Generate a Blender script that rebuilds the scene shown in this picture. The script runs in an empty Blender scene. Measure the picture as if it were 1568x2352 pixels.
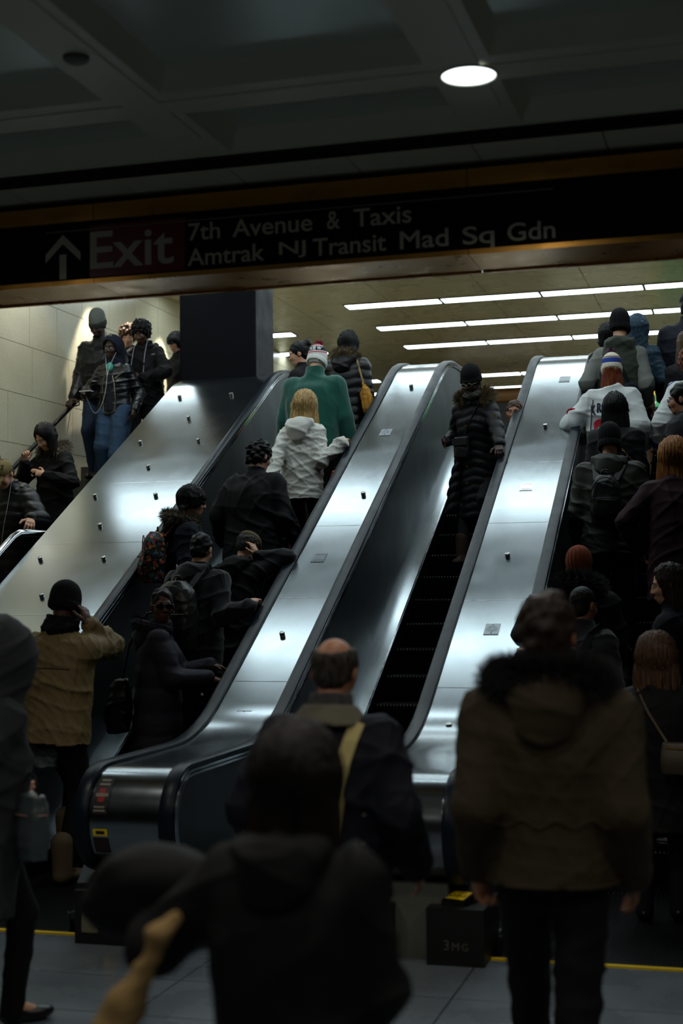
import bpy, bmesh, math, random
import numpy as np
from mathutils import Vector, Matrix
from mathutils.bvhtree import BVHTree

S = bpy.context.scene
COL = S.collection
R = math.radians
T30 = math.tan(R(30))

# ------------------------------------------------------------------ camera, world, exposure
yaw, pitch, roll = R(15.9078), R(3.0810), R(-0.7032)
fw = Vector((-math.sin(yaw) * math.cos(pitch), math.cos(yaw) * math.cos(pitch), math.sin(pitch)))
rt = Vector((math.cos(yaw), math.sin(yaw), 0)); up = rt.cross(fw)
rt2 = rt * math.cos(roll) + up * math.sin(roll); up2 = -rt * math.sin(roll) + up * math.cos(roll)
cd = bpy.data.cameras.new('camera'); cam = bpy.data.objects.new('camera', cd); COL.objects.link(cam)
cam.matrix_world = Matrix(((rt2.x, up2.x, -fw.x, 0), (rt2.y, up2.y, -fw.y, 0), (rt2.z, up2.z, -fw.z, 1.8), (0, 0, 0, 1)))
cd.sensor_fit = 'VERTICAL'; cd.sensor_height = 36; cd.sensor_width = 24; cd.lens = 3303 / 2352 * 36
cd.dof.use_dof = True; cd.dof.focus_distance = 11.2; cd.dof.aperture_fstop = 1.7
cd.clip_start = 0.05; cd.clip_end = 100
S.camera = cam
w = bpy.data.worlds.new('world'); S.world = w; w.use_nodes = True
w.node_tree.nodes['Background'].inputs[0].default_value = (0.5, 0.7, 0.9, 1)
w.node_tree.nodes['Background'].inputs[1].default_value = 0.0015
S.view_settings.view_transform = 'Standard'; S.view_settings.look = 'None'
S.view_settings.gamma = 1.0; S.view_settings.use_curve_mapping = False
S.view_settings.exposure = 0.0
STRIP = 9.0          # radiance of the fluorescent strips
DOWN = 52.0           # watts of each downlight in the lower hall
WASH = 280.0          # watts of the wall washers
S.cycles.use_denoising = True
S.cycles.max_bounces = 8
S.cycles.caustics_reflective = False; S.cycles.caustics_refractive = False
S.cycles.sample_clamp_indirect = 3.0

# ------------------------------------------------------------------ materials
def lin(c):
    return tuple(((v / 255) / 12.92 if v / 255 <= 0.04045 else ((v / 255 + 0.055) / 1.055) ** 2.4) for v in c)

MATS = {}
def mat(name, rgb, rough=0.6, metal=0.0, spec=0.5, bump=0.0, bscale=60.0, bstretch=(1, 1, 1), var=0.0, vscale=8.0,
        rvar=0.0, rscale=6.0, aniso=0.0, coat=0.0, sheen=0.0, emit=None, estr=0.0, sub=0.0):
    if name in MATS: return MATS[name]
    m = bpy.data.materials.new(name); m.use_nodes = True; MATS[name] = m
    nt = m.node_tree; N = nt.nodes; L = nt.links; b = N['Principled BSDF']
    c = lin(rgb)
    b.inputs['Base Color'].default_value = (*c, 1)
    b.inputs['Roughness'].default_value = rough; b.inputs['Metallic'].default_value = metal
    b.inputs['Specular IOR Level'].default_value = spec
    b.inputs['Coat Weight'].default_value = coat
    b.inputs['Anisotropic'].default_value = aniso
    if sheen: b.inputs['Sheen Weight'].default_value = sheen
    if sub: b.inputs['Subsurface Weight'].default_value = sub; b.inputs['Subsurface Radius'].default_value = (.01, .004, .002)
    if emit: b.inputs['Emission Color'].default_value = (*lin(emit), 1); b.inputs['Emission Strength'].default_value = estr
    tc = N.new('ShaderNodeTexCoord')
    if bump:
        mp = N.new('ShaderNodeMapping'); mp.inputs['Scale'].default_value = bstretch
        L.new(tc.outputs['Object'], mp.inputs[0])
        n = N.new('ShaderNodeTexNoise'); n.inputs['Scale'].default_value = bscale; n.inputs['Detail'].default_value = 4
        L.new(mp.outputs[0], n.inputs['Vector'])
        bp = N.new('ShaderNodeBump'); bp.inputs['Strength'].default_value = bump; bp.inputs['Distance'].default_value = 0.12 / bscale
        L.new(n.outputs['Fac'], bp.inputs['Height']); L.new(bp.outputs[0], b.inputs['Normal'])
    if var:
        n = N.new('ShaderNodeTexNoise'); n.inputs['Scale'].default_value = vscale; n.inputs['Detail'].default_value = 5
        L.new(tc.outputs['Object'], n.inputs['Vector'])
        mx = N.new('ShaderNodeMixRGB'); mx.blend_type = 'MIX'
        mx.inputs[1].default_value = (*[v * (1 - var) for v in c], 1); mx.inputs[2].default_value = (*[min(1, v * (1 + var)) for v in c], 1)
        L.new(n.outputs['Fac'], mx.inputs[0]); L.new(mx.outputs[0], b.inputs['Base Color'])
    if rvar:
        n = N.new('ShaderNodeTexNoise'); n.inputs['Scale'].default_value = rscale; n.inputs['Detail'].default_value = 6
        L.new(tc.outputs['Object'], n.inputs['Vector'])
        mr = N.new('ShaderNodeMapRange'); mr.inputs['From Min'].default_value = 0.3; mr.inputs['From Max'].default_value = 0.7
        mr.inputs['To Min'].default_value = max(0.02, rough - rvar); mr.inputs['To Max'].default_value = rough + rvar
        L.new(n.outputs['Fac'], mr.inputs['Value']); L.new(mr.outputs[0], b.inputs['Roughness'])
    return m

def bands_mat(name, axis_w, stops, rough=0.8, bump=0.3, bscale=120, absx=0.0):
    """constant colour bands along a direction of the object's own space (knitted stripes, jersey yokes)."""
    m = bpy.data.materials.new(name); m.use_nodes = True
    nt = m.node_tree; N = nt.nodes; L = nt.links; b = N['Principled BSDF']; b.inputs['Roughness'].default_value = rough
    tc = N.new('ShaderNodeTexCoord'); sp = N.new('ShaderNodeSeparateXYZ'); L.new(tc.outputs['Object'], sp.inputs[0])
    ab = N.new('ShaderNodeMath'); ab.operation = 'ABSOLUTE'; L.new(sp.outputs['X'], ab.inputs[0])
    acc = None
    for o, wt in ((ab.outputs[0], absx), (sp.outputs['X'], axis_w[0]), (sp.outputs['Y'], axis_w[1]), (sp.outputs['Z'], axis_w[2])):
        ml = N.new('ShaderNodeMath'); ml.operation = 'MULTIPLY'; L.new(o, ml.inputs[0]); ml.inputs[1].default_value = wt
        if acc is None: acc = ml.outputs[0]
        else:
            ad = N.new('ShaderNodeMath'); L.new(acc, ad.inputs[0]); L.new(ml.outputs[0], ad.inputs[1]); acc = ad.outputs[0]
    lo, hi = stops[0][0], stops[-1][0] + 0.05
    mr = N.new('ShaderNodeMapRange'); mr.inputs['From Min'].default_value = lo; mr.inputs['From Max'].default_value = hi; L.new(acc, mr.inputs['Value'])
    cr = N.new('ShaderNodeValToRGB'); cr.color_ramp.interpolation = 'CONSTANT'; L.new(mr.outputs[0], cr.inputs[0])
    el = cr.color_ramp.elements
    for i, (p, c) in enumerate(stops):
        t = (p - lo) / (hi - lo)
        e = el[i] if i < 2 else el.new(t)
        e.position = t; e.color = (*lin(c), 1)
    while len(el) > len(stops): el.remove(el[-1])
    L.new(cr.outputs[0], b.inputs['Base Color'])
    n = N.new('ShaderNodeTexNoise'); n.inputs['Scale'].default_value = bscale; L.new(tc.outputs['Object'], n.inputs['Vector'])
    bp = N.new('ShaderNodeBump'); bp.inputs['Strength'].default_value = bump; bp.inputs['Distance'].default_value = .12 / bscale
    L.new(n.outputs['Fac'], bp.inputs['Height']); L.new(bp.outputs[0], b.inputs['Normal'])
    return m

# brushed stainless steel: fine scratches along the length and cloudy smudges
def steel(name, rgb=(150, 158, 162), rough=0.15, stretch=(90, 2.2, 2.2), bump=0.015):
    m = mat(name, rgb, rough, 1.0)
    nt = m.node_tree; N = nt.nodes; L = nt.links; b = N['Principled BSDF']
    tc = N.new('ShaderNodeTexCoord')
    mp = N.new('ShaderNodeMapping'); mp.inputs['Scale'].default_value = stretch; L.new(tc.outputs['Object'], mp.inputs[0])
    n1 = N.new('ShaderNodeTexNoise'); n1.inputs['Scale'].default_value = 3; n1.inputs['Detail'].default_value = 6; L.new(mp.outputs[0], n1.inputs['Vector'])
    n2 = N.new('ShaderNodeTexNoise'); n2.inputs['Scale'].default_value = 2.3; n2.inputs['Detail'].default_value = 6; n2.inputs['Distortion'].default_value = 0.8; L.new(tc.outputs['Object'], n2.inputs['Vector'])
    mr = N.new('ShaderNodeMapRange'); mr.inputs['From Min'].default_value = .25; mr.inputs['From Max'].default_value = .75
    mr.inputs['To Min'].default_value = rough * .85; mr.inputs['To Max'].default_value = rough * 1.2; L.new(n2.outputs['Fac'], mr.inputs['Value'])
    ad = N.new('ShaderNodeMath'); ad.operation = 'MULTIPLY_ADD'; L.new(n1.outputs['Fac'], ad.inputs[0]); ad.inputs[1].default_value = .06; L.new(mr.outputs[0], ad.inputs[2])
    L.new(ad.outputs[0], b.inputs['Roughness'])
    mx = N.new('ShaderNodeMixRGB'); c = lin(rgb); mx.inputs[1].default_value = (*[v * .9 for v in c], 1); mx.inputs[2].default_value = (*[min(1, v * 1.12) for v in c], 1)
    L.new(n1.outputs['Fac'], mx.inputs[0]); L.new(mx.outputs[0], b.inputs['Base Color'])
    bp = N.new('ShaderNodeBump'); bp.inputs['Strength'].default_value = bump; bp.inputs['Distance'].default_value = .01
    L.new(n1.outputs['Fac'], bp.inputs['Height'])
    bp2 = N.new('ShaderNodeBump'); bp2.inputs['Strength'].default_value = .05; bp2.inputs['Distance'].default_value = .02
    n3 = N.new('ShaderNodeTexNoise'); n3.inputs['Scale'].default_value = 1.4; n3.inputs['Detail'].default_value = 1; L.new(tc.outputs['Object'], n3.inputs['Vector'])
    L.new(n3.outputs['Fac'], bp2.inputs['Height']); L.new(bp2.outputs[0], bp.inputs['Normal']); L.new(bp.outputs[0], b.inputs['Normal'])
    return m

STEEL = steel('brushed_steel')
STEEL_SIDE = steel('brushed_steel_side', (84, 90, 92), .42, (3, 3, 60))
STEEL_FRONT = steel('brushed_steel_front', (170, 170, 166), .2, (2, 60, 60), .02)
CHROME = mat('chrome_trim', (190, 194, 198), .14, 1.0, rvar=.06, rscale=14)
RUBBER = mat('handrail_rubber', (10, 22, 32), .36, 0, .22, rvar=.06, rscale=9)
DARKMETAL = mat('dark_metal', (24, 25, 27), .45, .6, bump=.1, bscale=90)
STEPM = mat('step_metal', (10, 10, 12), .5, .5)
STEPTIP = mat('step_tip', (200, 205, 205), .35, .6)
PLATEM = mat('plate_steel', (128, 134, 138), .36, 1.0)
SKIRT = mat('skirt_black', (12, 12, 13), .35, .3)
BLACKBOX = mat('black_box', (6, 6, 6), .5, .0, bump=.2, bscale=150)
BASEPANEL = mat('base_panel', (105, 106, 96), .5, .3, bump=.15, bscale=120, var=.2)
YELLOW = mat('yellow', (235, 200, 20), .5)
BLACKINK = mat('black_ink', (12, 12, 12), .5)
CONC = mat('coffer_paint', (214, 214, 194), .42, 0, .5, bump=.05, bscale=160, var=.08, vscale=3)
RECESS = mat('coffer_panel', (190, 200, 190), .3, .15, .5, var=.08, vscale=2)
UPCEIL = mat('bronze_ceiling', (150, 140, 108), .28, .25, var=.06, vscale=1.2, rvar=.03, rscale=2)
BRASS = mat('brass_trim', (216, 156, 68), .32, .7, var=.25, vscale=3, rvar=.1, rscale=5)
SIGNBLACK = mat('sign_black', (5, 6, 9), .6, 0, .15)
SIGNRED = mat('sign_red', (120, 22, 22), .4)
SIGNTEXT = mat('sign_letters', (200, 195, 174), .5)
VENT = mat('vent_black', (9, 9, 9), .6)
COLUMN = mat('column_paint', (5, 7, 13), .5, 0, .1, bump=.02, bscale=20, rvar=.08, rscale=5)
LAMPGLASS = mat('lamp_lens', (255, 255, 255), .4, emit=(235, 245, 250), estr=3.0)

# ------------------------------------------------------------------ mesh helpers
class MB:
    def __init__(self): self.v = []; self.f = []; self.m = []
    def add(self, vs, fs, mi=0):
        o = len(self.v); self.v += [tuple(p) for p in vs]; self.f += [tuple(i + o for i in f) for f in fs]; self.m += [mi] * len(fs)
    def box(self, x0, x1, y0, y1, z0, z1, mi=0):
        vs = [(x, y, z) for z in (z0, z1) for y in (y0, y1) for x in (x0, x1)]
        self.add(vs, [(0, 2, 3, 1), (4, 5, 7, 6), (0, 1, 5, 4), (2, 6, 7, 3), (0, 4, 6, 2), (1, 3, 7, 5)], mi)
    def xprism(self, poly, x0, x1, mi=0):
        """closed polygon of (y, z) extruded along x"""
        n = len(poly); vs = [(x0, y, z) for y, z in poly] + [(x1, y, z) for y, z in poly]
        fs = [(i, (i + 1) % n, n + (i + 1) % n, n + i) for i in range(n)] + [tuple(range(n))[::-1], tuple(range(n, 2 * n))]
        self.add(vs, fs, mi)
    def strip(self, path, x0, x1, th, mi=0):
        """slab of thickness th that follows a (y, z) path"""
        nr = normals2(path); low = [(p[0] - n[0] * th, p[1] - n[1] * th) for p, n in zip(path, nr)]
        k = len(path)
        vs = [(x0, y, z) for y, z in path] + [(x1, y, z) for y, z in path] + [(x0, y, z) for y, z in low] + [(x1, y, z) for y, z in low]
        fs = []
        for i in range(k - 1):
            fs += [(i, i + 1, k + i + 1, k + i), (2 * k + i, 3 * k + i, 3 * k + i + 1, 2 * k + i + 1), (i, 2 * k + i, 2 * k + i + 1, i + 1), (k + i, k + i + 1, 3 * k + i + 1, 3 * k + i)]
        fs += [(0, k, 3 * k, 2 * k), (k - 1, 3 * k - 1, 4 * k - 1, 2 * k - 1)]
        self.add(vs, fs, mi)
    def tube(self, pts, r, n=8, mi=0, cap=True):
        pts = [Vector(p) for p in pts]; rs = r if isinstance(r, (list, tuple)) else [r] * len(pts)
        t0 = (pts[1] - pts[0]).normalized(); a = t0.orthogonal().normalized(); vs = []; fs = []
        for i, p in enumerate(pts):
            t = (pts[min(i + 1, len(pts) - 1)] - pts[max(i - 1, 0)]).normalized()
            a = (a - t * a.dot(t)); a = a.normalized() if a.length > 1e-6 else t.orthogonal().normalized(); b = t.cross(a)
            for k in range(n):
                g = 2 * math.pi * k / n; vs.append(p + (a * math.cos(g) + b * math.sin(g)) * rs[i])
        for i in range(len(pts) - 1):
            for k in range(n): fs.append((i * n + k, i * n + (k + 1) % n, (i + 1) * n + (k + 1) % n, (i + 1) * n + k))
        if cap: fs += [tuple(range(n))[::-1], tuple((len(pts) - 1) * n + k for k in range(n))]
        self.add(vs, fs, mi)
    def cyl(self, c, axis, r, h, n=24, mi=0, bev=0.0):
        axis = Vector(axis).normalized(); c = Vector(c)
        if bev: self.tube([c, c + axis * bev * .3, c + axis * bev, c + axis * (h - bev), c + axis * (h - bev * .3), c + axis * h], [r - bev, r - bev * .3, r, r, r - bev * .3, r - bev], n, mi)
        else: self.tube([c, c + axis * h], r, n, mi)
    def lathe(self, prof, n=32, c=(0, 0, 0), mi=0):
        k = len(prof); vs = [(c[0] + r * math.cos(2 * math.pi * j / n), c[1] + r * math.sin(2 * math.pi * j / n), c[2] + z) for r, z in prof for j in range(n)]
        self.add(vs, [(i * n + j, i * n + (j + 1) % n, (i + 1) * n + (j + 1) % n, (i + 1) * n + j) for i in range(k - 1) for j in range(n)], mi)
    def build(self, name, mats, parent=None, smooth=False):
        me = bpy.data.meshes.new(name); me.from_pydata(self.v, [], self.f)
        for m in (mats if isinstance(mats, (list, tuple)) else [mats]): me.materials.append(m)
        me.polygons.foreach_set('material_index', self.m)
        if smooth: me.polygons.foreach_set('use_smooth', [True] * len(self.f))
        o = bpy.data.objects.new(name, me); COL.objects.link(o)
        if parent: o.parent = parent
        bm = bmesh.new(); bm.from_mesh(me); bmesh.ops.recalc_face_normals(bm, faces=bm.faces); bm.to_mesh(me); bm.free()
        if smooth:
            try: me.set_sharp_from_angle(angle=R(40))
            except Exception: pass
        return o

def normals2(path):
    out = []
    for i in range(len(path)):
        a = path[max(i - 1, 0)]; b = path[min(i + 1, len(path) - 1)]
        dy, dz = b[0] - a[0], b[1] - a[1]; l = math.hypot(dy, dz) or 1
        out.append((-dz / l, dy / l))
    return out
def offset2(path, d):
    return [(p[0] + n[0] * d, p[1] + n[1] * d) for p, n in zip(path, normals2(path))]
def tag(o, label=None, cat=None, group=None, kind=None):
    for k, v in (('label', label), ('category', cat), ('group', group), ('kind', kind)):
        if v: o[k] = v
    return o
def struct(o, label=None):
    o['kind'] = 'structure'
    if label: o['label'] = label
    return o
def empty(name, loc=(0, 0, 0)):
    o = bpy.data.objects.new(name, None); o.location = loc; o.empty_display_size = .2; COL.objects.link(o); return o
def move_origin(o, c):
    c = Vector(c); o.data.transform(Matrix.Translation(-c)); o.location = Vector(o.location) + c
def text_mesh(txt, width=None, height=None, extrude=.002, bold=0.0, space=1.0, word=1.0):
    cu = bpy.data.curves.new('txt', 'FONT'); cu.body = txt; cu.size = 1; cu.extrude = 0; cu.offset = bold; cu.space_character = space; cu.space_word = word
    o = bpy.data.objects.new('txt', cu); COL.objects.link(o)
    dg = bpy.context.evaluated_depsgraph_get(); me = bpy.data.meshes.new_from_object(o.evaluated_get(dg))
    bpy.data.objects.remove(o); bpy.data.curves.remove(cu)
    xs = [v.co.x for v in me.vertices]; ys = [v.co.y for v in me.vertices]
    x0, x1, y0, y1 = min(xs), max(xs), min(ys), max(ys)
    sx = width / (x1 - x0) if width else None; sy = height / (y1 - y0) if height else None
    sx = sx or sy; sy = sy or sx
    V = [((v.co.x - x0) * sx, (v.co.y - y0) * sy) for v in me.vertices]; Fc = [tuple(p.vertices) for p in me.polygons]
    bpy.data.meshes.remove(me)
    return V, Fc

# ------------------------------------------------------------------ the escalator path
Y1, Y2, ZL, ZU = 8.4, 13.94, 0.9, 4.1          # inflections of the handrail line, its lower and upper height
def fillet_path(z0, z1, ya, yb, rad, ystart, yend, n=9):
    t = rad * math.tan(R(15)); pts = [(ystart, z0)]
    c = (ya - t, z0 + rad)
    for i in range(n): a = R(30) * i / (n - 1); pts.append((c[0] + rad * math.sin(a), c[1] - rad * math.cos(a)))
    c = (yb + t, z1 - rad)
    for i in range(n): a = R(30) * (1 - i / (n - 1)); pts.append((c[0] - rad * math.sin(a), c[1] + rad * math.cos(a)))
    pts.append((yend, z1)); return pts
RN = 0.285                                       # newel radius
def rail_path(n=14):
    cy, cz = 7.09, ZL - RN
    p = [(7.3, cz - RN), (7.2, cz - RN)] + [(cy - RN * math.sin(math.pi * (1 - i / n)), cz + RN * math.cos(math.pi * (1 - i / n))) for i in range(n + 1)]
    q = fillet_path(ZL, ZU, Y1, Y2, 1.5, 7.3, 15.4)
    cy2 = 15.5
    e = [(cy2 + RN * math.sin(math.pi * i / n), ZU - RN + RN * math.cos(math.pi * i / n)) for i in range(n + 1)]
    return p + q + e + [(15.3, ZU - 2 * RN)]
RAIL = rail_path()

def sweep(mb, path, x, prof, mi=0, closed=True):
    """prof: closed list of (dx, dn) in the rail's cross-section"""
    nr = normals2(path); n = len(prof); vs = []; fs = []
    for p, q in zip(path, nr):
        for dx, dn in prof: vs.append((x + dx, p[0] + q[0] * dn, p[1] + q[1] * dn))
    for i in range(len(path) - 1):
        for k in range(n): fs.append((i * n + k, i * n + (k + 1) % n, (i + 1) * n + (k + 1) % n, (i + 1) * n + k))
    fs += [tuple(range(n)), tuple(range((len(path) - 1) * n, len(path) * n))[::-1]]
    mb.add(vs, fs, mi)
RUBP = [(-.040, -.012), (-.037, -.004), (-.026, .001), (.026, .001), (.037, -.004), (.040, -.012), (.038, -.024), (.026, -.028), (-.026, -.028), (-.038, -.024)]

# ------------------------------------------------------------------ setting
XW = -7.2
# lower floor
UPFLOOR = mat('upper_terrazzo', (190, 182, 160), .35, var=.15)
FLOORM = mat('floor_terrazzo', (98, 106, 112), .28, 0, .5, bump=.04, bscale=40, var=.18, vscale=1.3, rvar=.1, rscale=3)
mb = MB()
ty = [-3, -1.2, .3, 1.8, 3.1, 4.3, 5.15, 5.75, 6.3, 6.98]
tx = [-9 + 1.28 * i for i in range(12)]
for j in range(len(ty) - 1):
    for i in range(len(tx) - 1):
        mb.box(tx[i] + .004, tx[i + 1] - .004, ty[j] + .004, ty[j + 1] - .004, -.05, 0)
mb.box(-9, 5, -3, 6.98, -.08, -.052)
for a, b in ((-9, -7.2), (-5.72, -4.75), (-3.45, -2.8), (-2.0, -1.3), (-.1, 5)): mb.box(a, b, 6.98, 9.4, -.08, 0)
mb.box(-7.2, -5.72, 6.98, 9.6, -.08, 0)
struct(mb.build('floor', FLOORM), 'dark grey tiled floor of the lower hall')
# upper floor
mb = MB(); mb.box(-12, 5, 15.0, 32, 3.05, 3.2); mb.box(-7.2, -5.8, 14.96, 15.0, 3.05, 3.2)
for a, b in ((-5.8, -4.6), (-3.4, -2.86), (-2.0, -1.38), (-.2, 5)): mb.box(a, b, 14.0, 15, 3.05, 3.2)
struct(mb.build('floor_upper', UPFLOOR), 'floor of the upper concourse')

# left stone wall
STONE = mat('stone', (176, 170, 142), .28, 0, .5, bump=.04, bscale=60)
def stone_nodes(m):
    nt = m.node_tree; N = nt.nodes; L = nt.links; b = N['Principled BSDF']
    tc = N.new('ShaderNodeTexCoord'); n = N.new('ShaderNodeTexNoise'); n.inputs['Scale'].default_value = 2.2; n.inputs['Detail'].default_value = 8; n.inputs['Roughness'].default_value = .7
    L.new(tc.outputs['Object'], n.inputs['Vector'])
    n2 = N.new('ShaderNodeTexNoise'); n2.inputs['Scale'].default_value = 40; n2.inputs['Detail'].default_value = 6; L.new(tc.outputs['Object'], n2.inputs['Vector'])
    mx = N.new('ShaderNodeMixRGB'); mx.inputs[1].default_value = (*lin((190, 182, 150)), 1); mx.inputs[2].default_value = (*lin((226, 220, 194)), 1); L.new(n.outputs['Fac'], mx.inputs[0])
    mx2 = N.new('ShaderNodeMixRGB'); mx2.blend_type = 'MULTIPLY'; mx2.inputs[0].default_value = .35; L.new(mx.outputs[0], mx2.inputs[1]); L.new(n2.outputs['Fac'], mx2.inputs[2])
    L.new(mx2.outputs[0], b.inputs['Base Color'])
stone_nodes(STONE)
mb = MB()
rows = [0.05, .57, .86, 1.38, 1.67, 2.19, 2.48, 3.0, 3.33, 3.85, 4.37, 4.89, 5.41, 5.6]
random.seed(4)
for r in range(len(rows) - 1):
    y = 6.9 - random.random() * .5; ww = [.84, .62, .72][r % 3]
    while y < 26:
        z1 = rows[r + 1]
        mb.box(XW - .03, XW, y + .003, y + ww - .003, rows[r] + .003, z1 - .003); y += ww
mb.box(XW - .3, XW - .012, 6.9, 26.5, -.1, 5.7, 1)
struct(mb.build('wall_left', [STONE, mat('joint', (40, 38, 32), .9)]), 'pale stone block wall beside the stairs')
mb = MB(); mb.box(-12, 6, 31.8, 32, 3, 5.8); struct(mb.build('wall_back', mat('back_wall', (120, 108, 80), .5)), 'dim back wall of the upper concourse')
mb = MB(); mb.box(.35, .5, 7.2, 32, -.1, 5.7); struct(mb.build('wall_right', mat('right_wall', (60, 60, 55), .5)), 'wall to the right of the escalators')
mb = MB(); mb.box(-9.2, -9, -3, 7.2, -.1, 4); mb.box(4.6, 4.8, -3, 7.2, -.1, 4); mb.box(-9.2, 4.8, -3.2, -3, -.1, 4); mb.box(-9.2, XW, 7.14, 7.3, -.1, 4); mb.box(.35, 4.8, 7.14, 7.3, -.1, 4)
struct(mb.build('wall_lower_hall', mat('hall_wall', (80, 78, 70), .6)), 'walls of the lower hall')

# upper ceiling: long bronze panels with seams
mb = MB()
xs = [-12, -9.8, -8.48, -7.17, -5.85, -4.53, -3.21, -1.9, -.58, .74, 2.0, 3.4, 5]
y = 7.2
while y < 32:
    for i in range(len(xs) - 1): mb.box(xs[i] + .004, xs[i + 1] - .004, y + .004, y + .846, 5.6, 5.64)
    y += .85
mb.box(-12, 5, 7.2, 32, 5.66, 5.7, 1)
struct(mb.build('ceiling_upper', [UPCEIL, VENT]), 'bronze panel ceiling above the escalators')

# lower coffered ceiling
ZC = 3.85
mb = MB()
bx = [(-9, -8.8)] + [(-2.43 - 1.37 * k - .13, -2.43 - 1.37 * k + .13) for k in range(4, -1, -1)] + [(-2.43 + 1.37 * k - .13, -2.43 + 1.37 * k + .13) for k in range(1, 6)]
by = [(-3.0, -2.9), (-1.43, -1.16), (.85, 1.12), (3.135, 3.405), (5.42, 5.69), (6.26, 6.30)]
for a, b in bx:
    mb.box(a, b, -3, 6.28, ZC + .006, ZC + .3); mb.box(a + .05, b - .05, -3, 6.0, ZC, ZC + .02)
for a, b in by:
    mb.box(-9, 4.7, a, b, ZC + .007, ZC + .3)
    if b - a > .1: mb.box(-9, 4.7, a + .09, b - .05, ZC + .001, ZC + .02)
for i in range(len(bx) - 1):                        # sloped reveal round each coffer, flat panel above
    for j in range(len(by) - 1):
        x0, x1, y0, y1 = bx[i][1], bx[i + 1][0], by[j][1], by[j + 1][0]
        if x1 - x0 < .2: continue
        dz = .10; sl = .05
        lo = [(x0, y0, ZC + .006), (x1, y0, ZC + .006), (x1, y1, ZC + .006), (x0, y1, ZC + .006)]
        hi = [(x0 + sl, y0 + sl, ZC + dz), (x1 - sl, y0 + sl, ZC + dz), (x1 - sl, y1 - sl, ZC + dz), (x0 + sl, y1 - sl, ZC + dz)]
        mb.add(lo + hi, [(0, 1, 5, 4), (1, 2, 6, 5), (2, 3, 7, 6), (3, 0, 4, 7)], 0)
        mb.add(hi, [(0, 1, 2, 3)], 1)
x = -9.0
while x < 4.7:                                      # plain soffit panels in front of the sign
    mb.box(x + .003, x + .597, 6.47, 6.78, ZC, ZC + .05); x += .6
mb.box(-9, 4.7, 6.28, 6.8, ZC + .05, ZC + .1)
mb.box(-9, 4.7, -3, 6.8, ZC + .3, ZC + .35)
struct(mb.build('ceiling', [CONC, RECESS]), 'dim coffered ceiling of the lower hall')
# slot vent
v = empty('slot_vent', (-1.8, 6.38, ZC)); tag(v, 'long black ribbed slot vent across the coffered ceiling', 'vent')
mb = MB(); mb.box(-7.2, 6.4, -.09, .09, .02, .045); mb.build('backing', VENT, v)
for k in range(5):
    m2 = MB(); m2.box(-7.2, 6.4, -.082 + k * .038, -.070 + k * .038, -.004, .03); m2.build('slat', VENT, v)
# header with brass trims and the exit sign
mb = MB(); mb.box(-9, 4.8, 6.78, 7.1, 3.42, 5.7); struct(mb.build('trim_1', mat('header', (60, 58, 50), .5)), 'header beam that carries the sign')
for nm, lb in (('brass_trim', 'upper brass band between ceiling and black sign'), ('brass_soffit', 'lower brass soffit under the black sign')):
    m2 = MB()
    for k in range(6):
        xa = -7.15 + k * 1.96
        if nm == 'brass_trim': m2.box(xa + .002, xa + 1.958, 6.72, 6.80, 3.725, 3.81)
        else: m2.box(xa + .002, xa + 1.958, 6.725, 7.12, 3.395, 3.42); m2.box(xa + .002, xa + 1.958, 7.10, 7.12, 3.385, 3.5)
    o = m2.build(nm, BRASS); move_origin(o, (-1.8, 6.8, 3.4 if nm[6] == 's' else 3.73)); tag(o, lb, 'trim')
sg = empty('exit_sign', (-1.8, 6.75, 3.41)); tag(sg, 'long black overhead sign with Exit arrow and street directions', 'sign')
m2 = MB(); m2.box(-5.2, 5.2, -.012, .03, .0, .315); m2.build('sign_panel', SIGNBLACK, sg)
m2 = MB(); m2.box(-1.46, -.93, -.015, 0, .02, .29); tag(m2.build('red_field', SIGNRED, sg), 'dark red field behind the word Exit')
m2 = MB(); m2.box(-1.71, .94, -.0155, 0, .268, .274); m2.build('pin_line', mat('sign_line', (120, 116, 104), .5), sg)
def sign_text(txt, xa, xb, za, zb, bold, nm):
    V, Fc = text_mesh(txt, xb - xa, zb - za, bold=bold)
    m2 = MB(); m2.add([(xa + a, -.018, za + b) for a, b in V], Fc); m2.build(nm, SIGNTEXT, sg)
sign_text('Exit', -1.455, -.99, .058, .255, .012, 'lettering')
for wd, xa, xb in (('7th', -.909, -.737), ('Avenue', -.672, -.251), ('&', -.176, -.109), ('Taxis', -.038, .253)): sign_text(wd, xa, xb, .165, .255 , .012, 'lettering')
for wd, xa, xb, za, zb in (('Amtrak', -.915, -.502, .036, .125), ('NJ', -.426, -.286, .036, .122), ('Transit', -.25, .125, .036, .125), ('Mad', .193, .434, .036, .125), ('Sq', .503, .657, .008, .122), ('Gdn', .72, .947, .034, .122)): sign_text(wd, xa, xb, za, zb, .012, 'lettering')
m2 = MB(); ax, az = -1.61, .02
m2.add([(ax - .02, -.018, az), (ax + .02, -.018, az), (ax + .02, -.018, az + .13), (ax - .02, -.018, az + .13)], [(0, 1, 2, 3)])
m2.add([(ax, -.018, az + .235), (ax - .1, -.018, az + .135), (ax - .1, -.018, az + .09), (ax, -.018, az + .185), (ax + .1, -.018, az + .09), (ax + .1, -.018, az + .135)], [(0, 1, 2, 3), (0, 3, 4, 5)])
m2.build('arrow', SIGNTEXT, sg)

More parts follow.
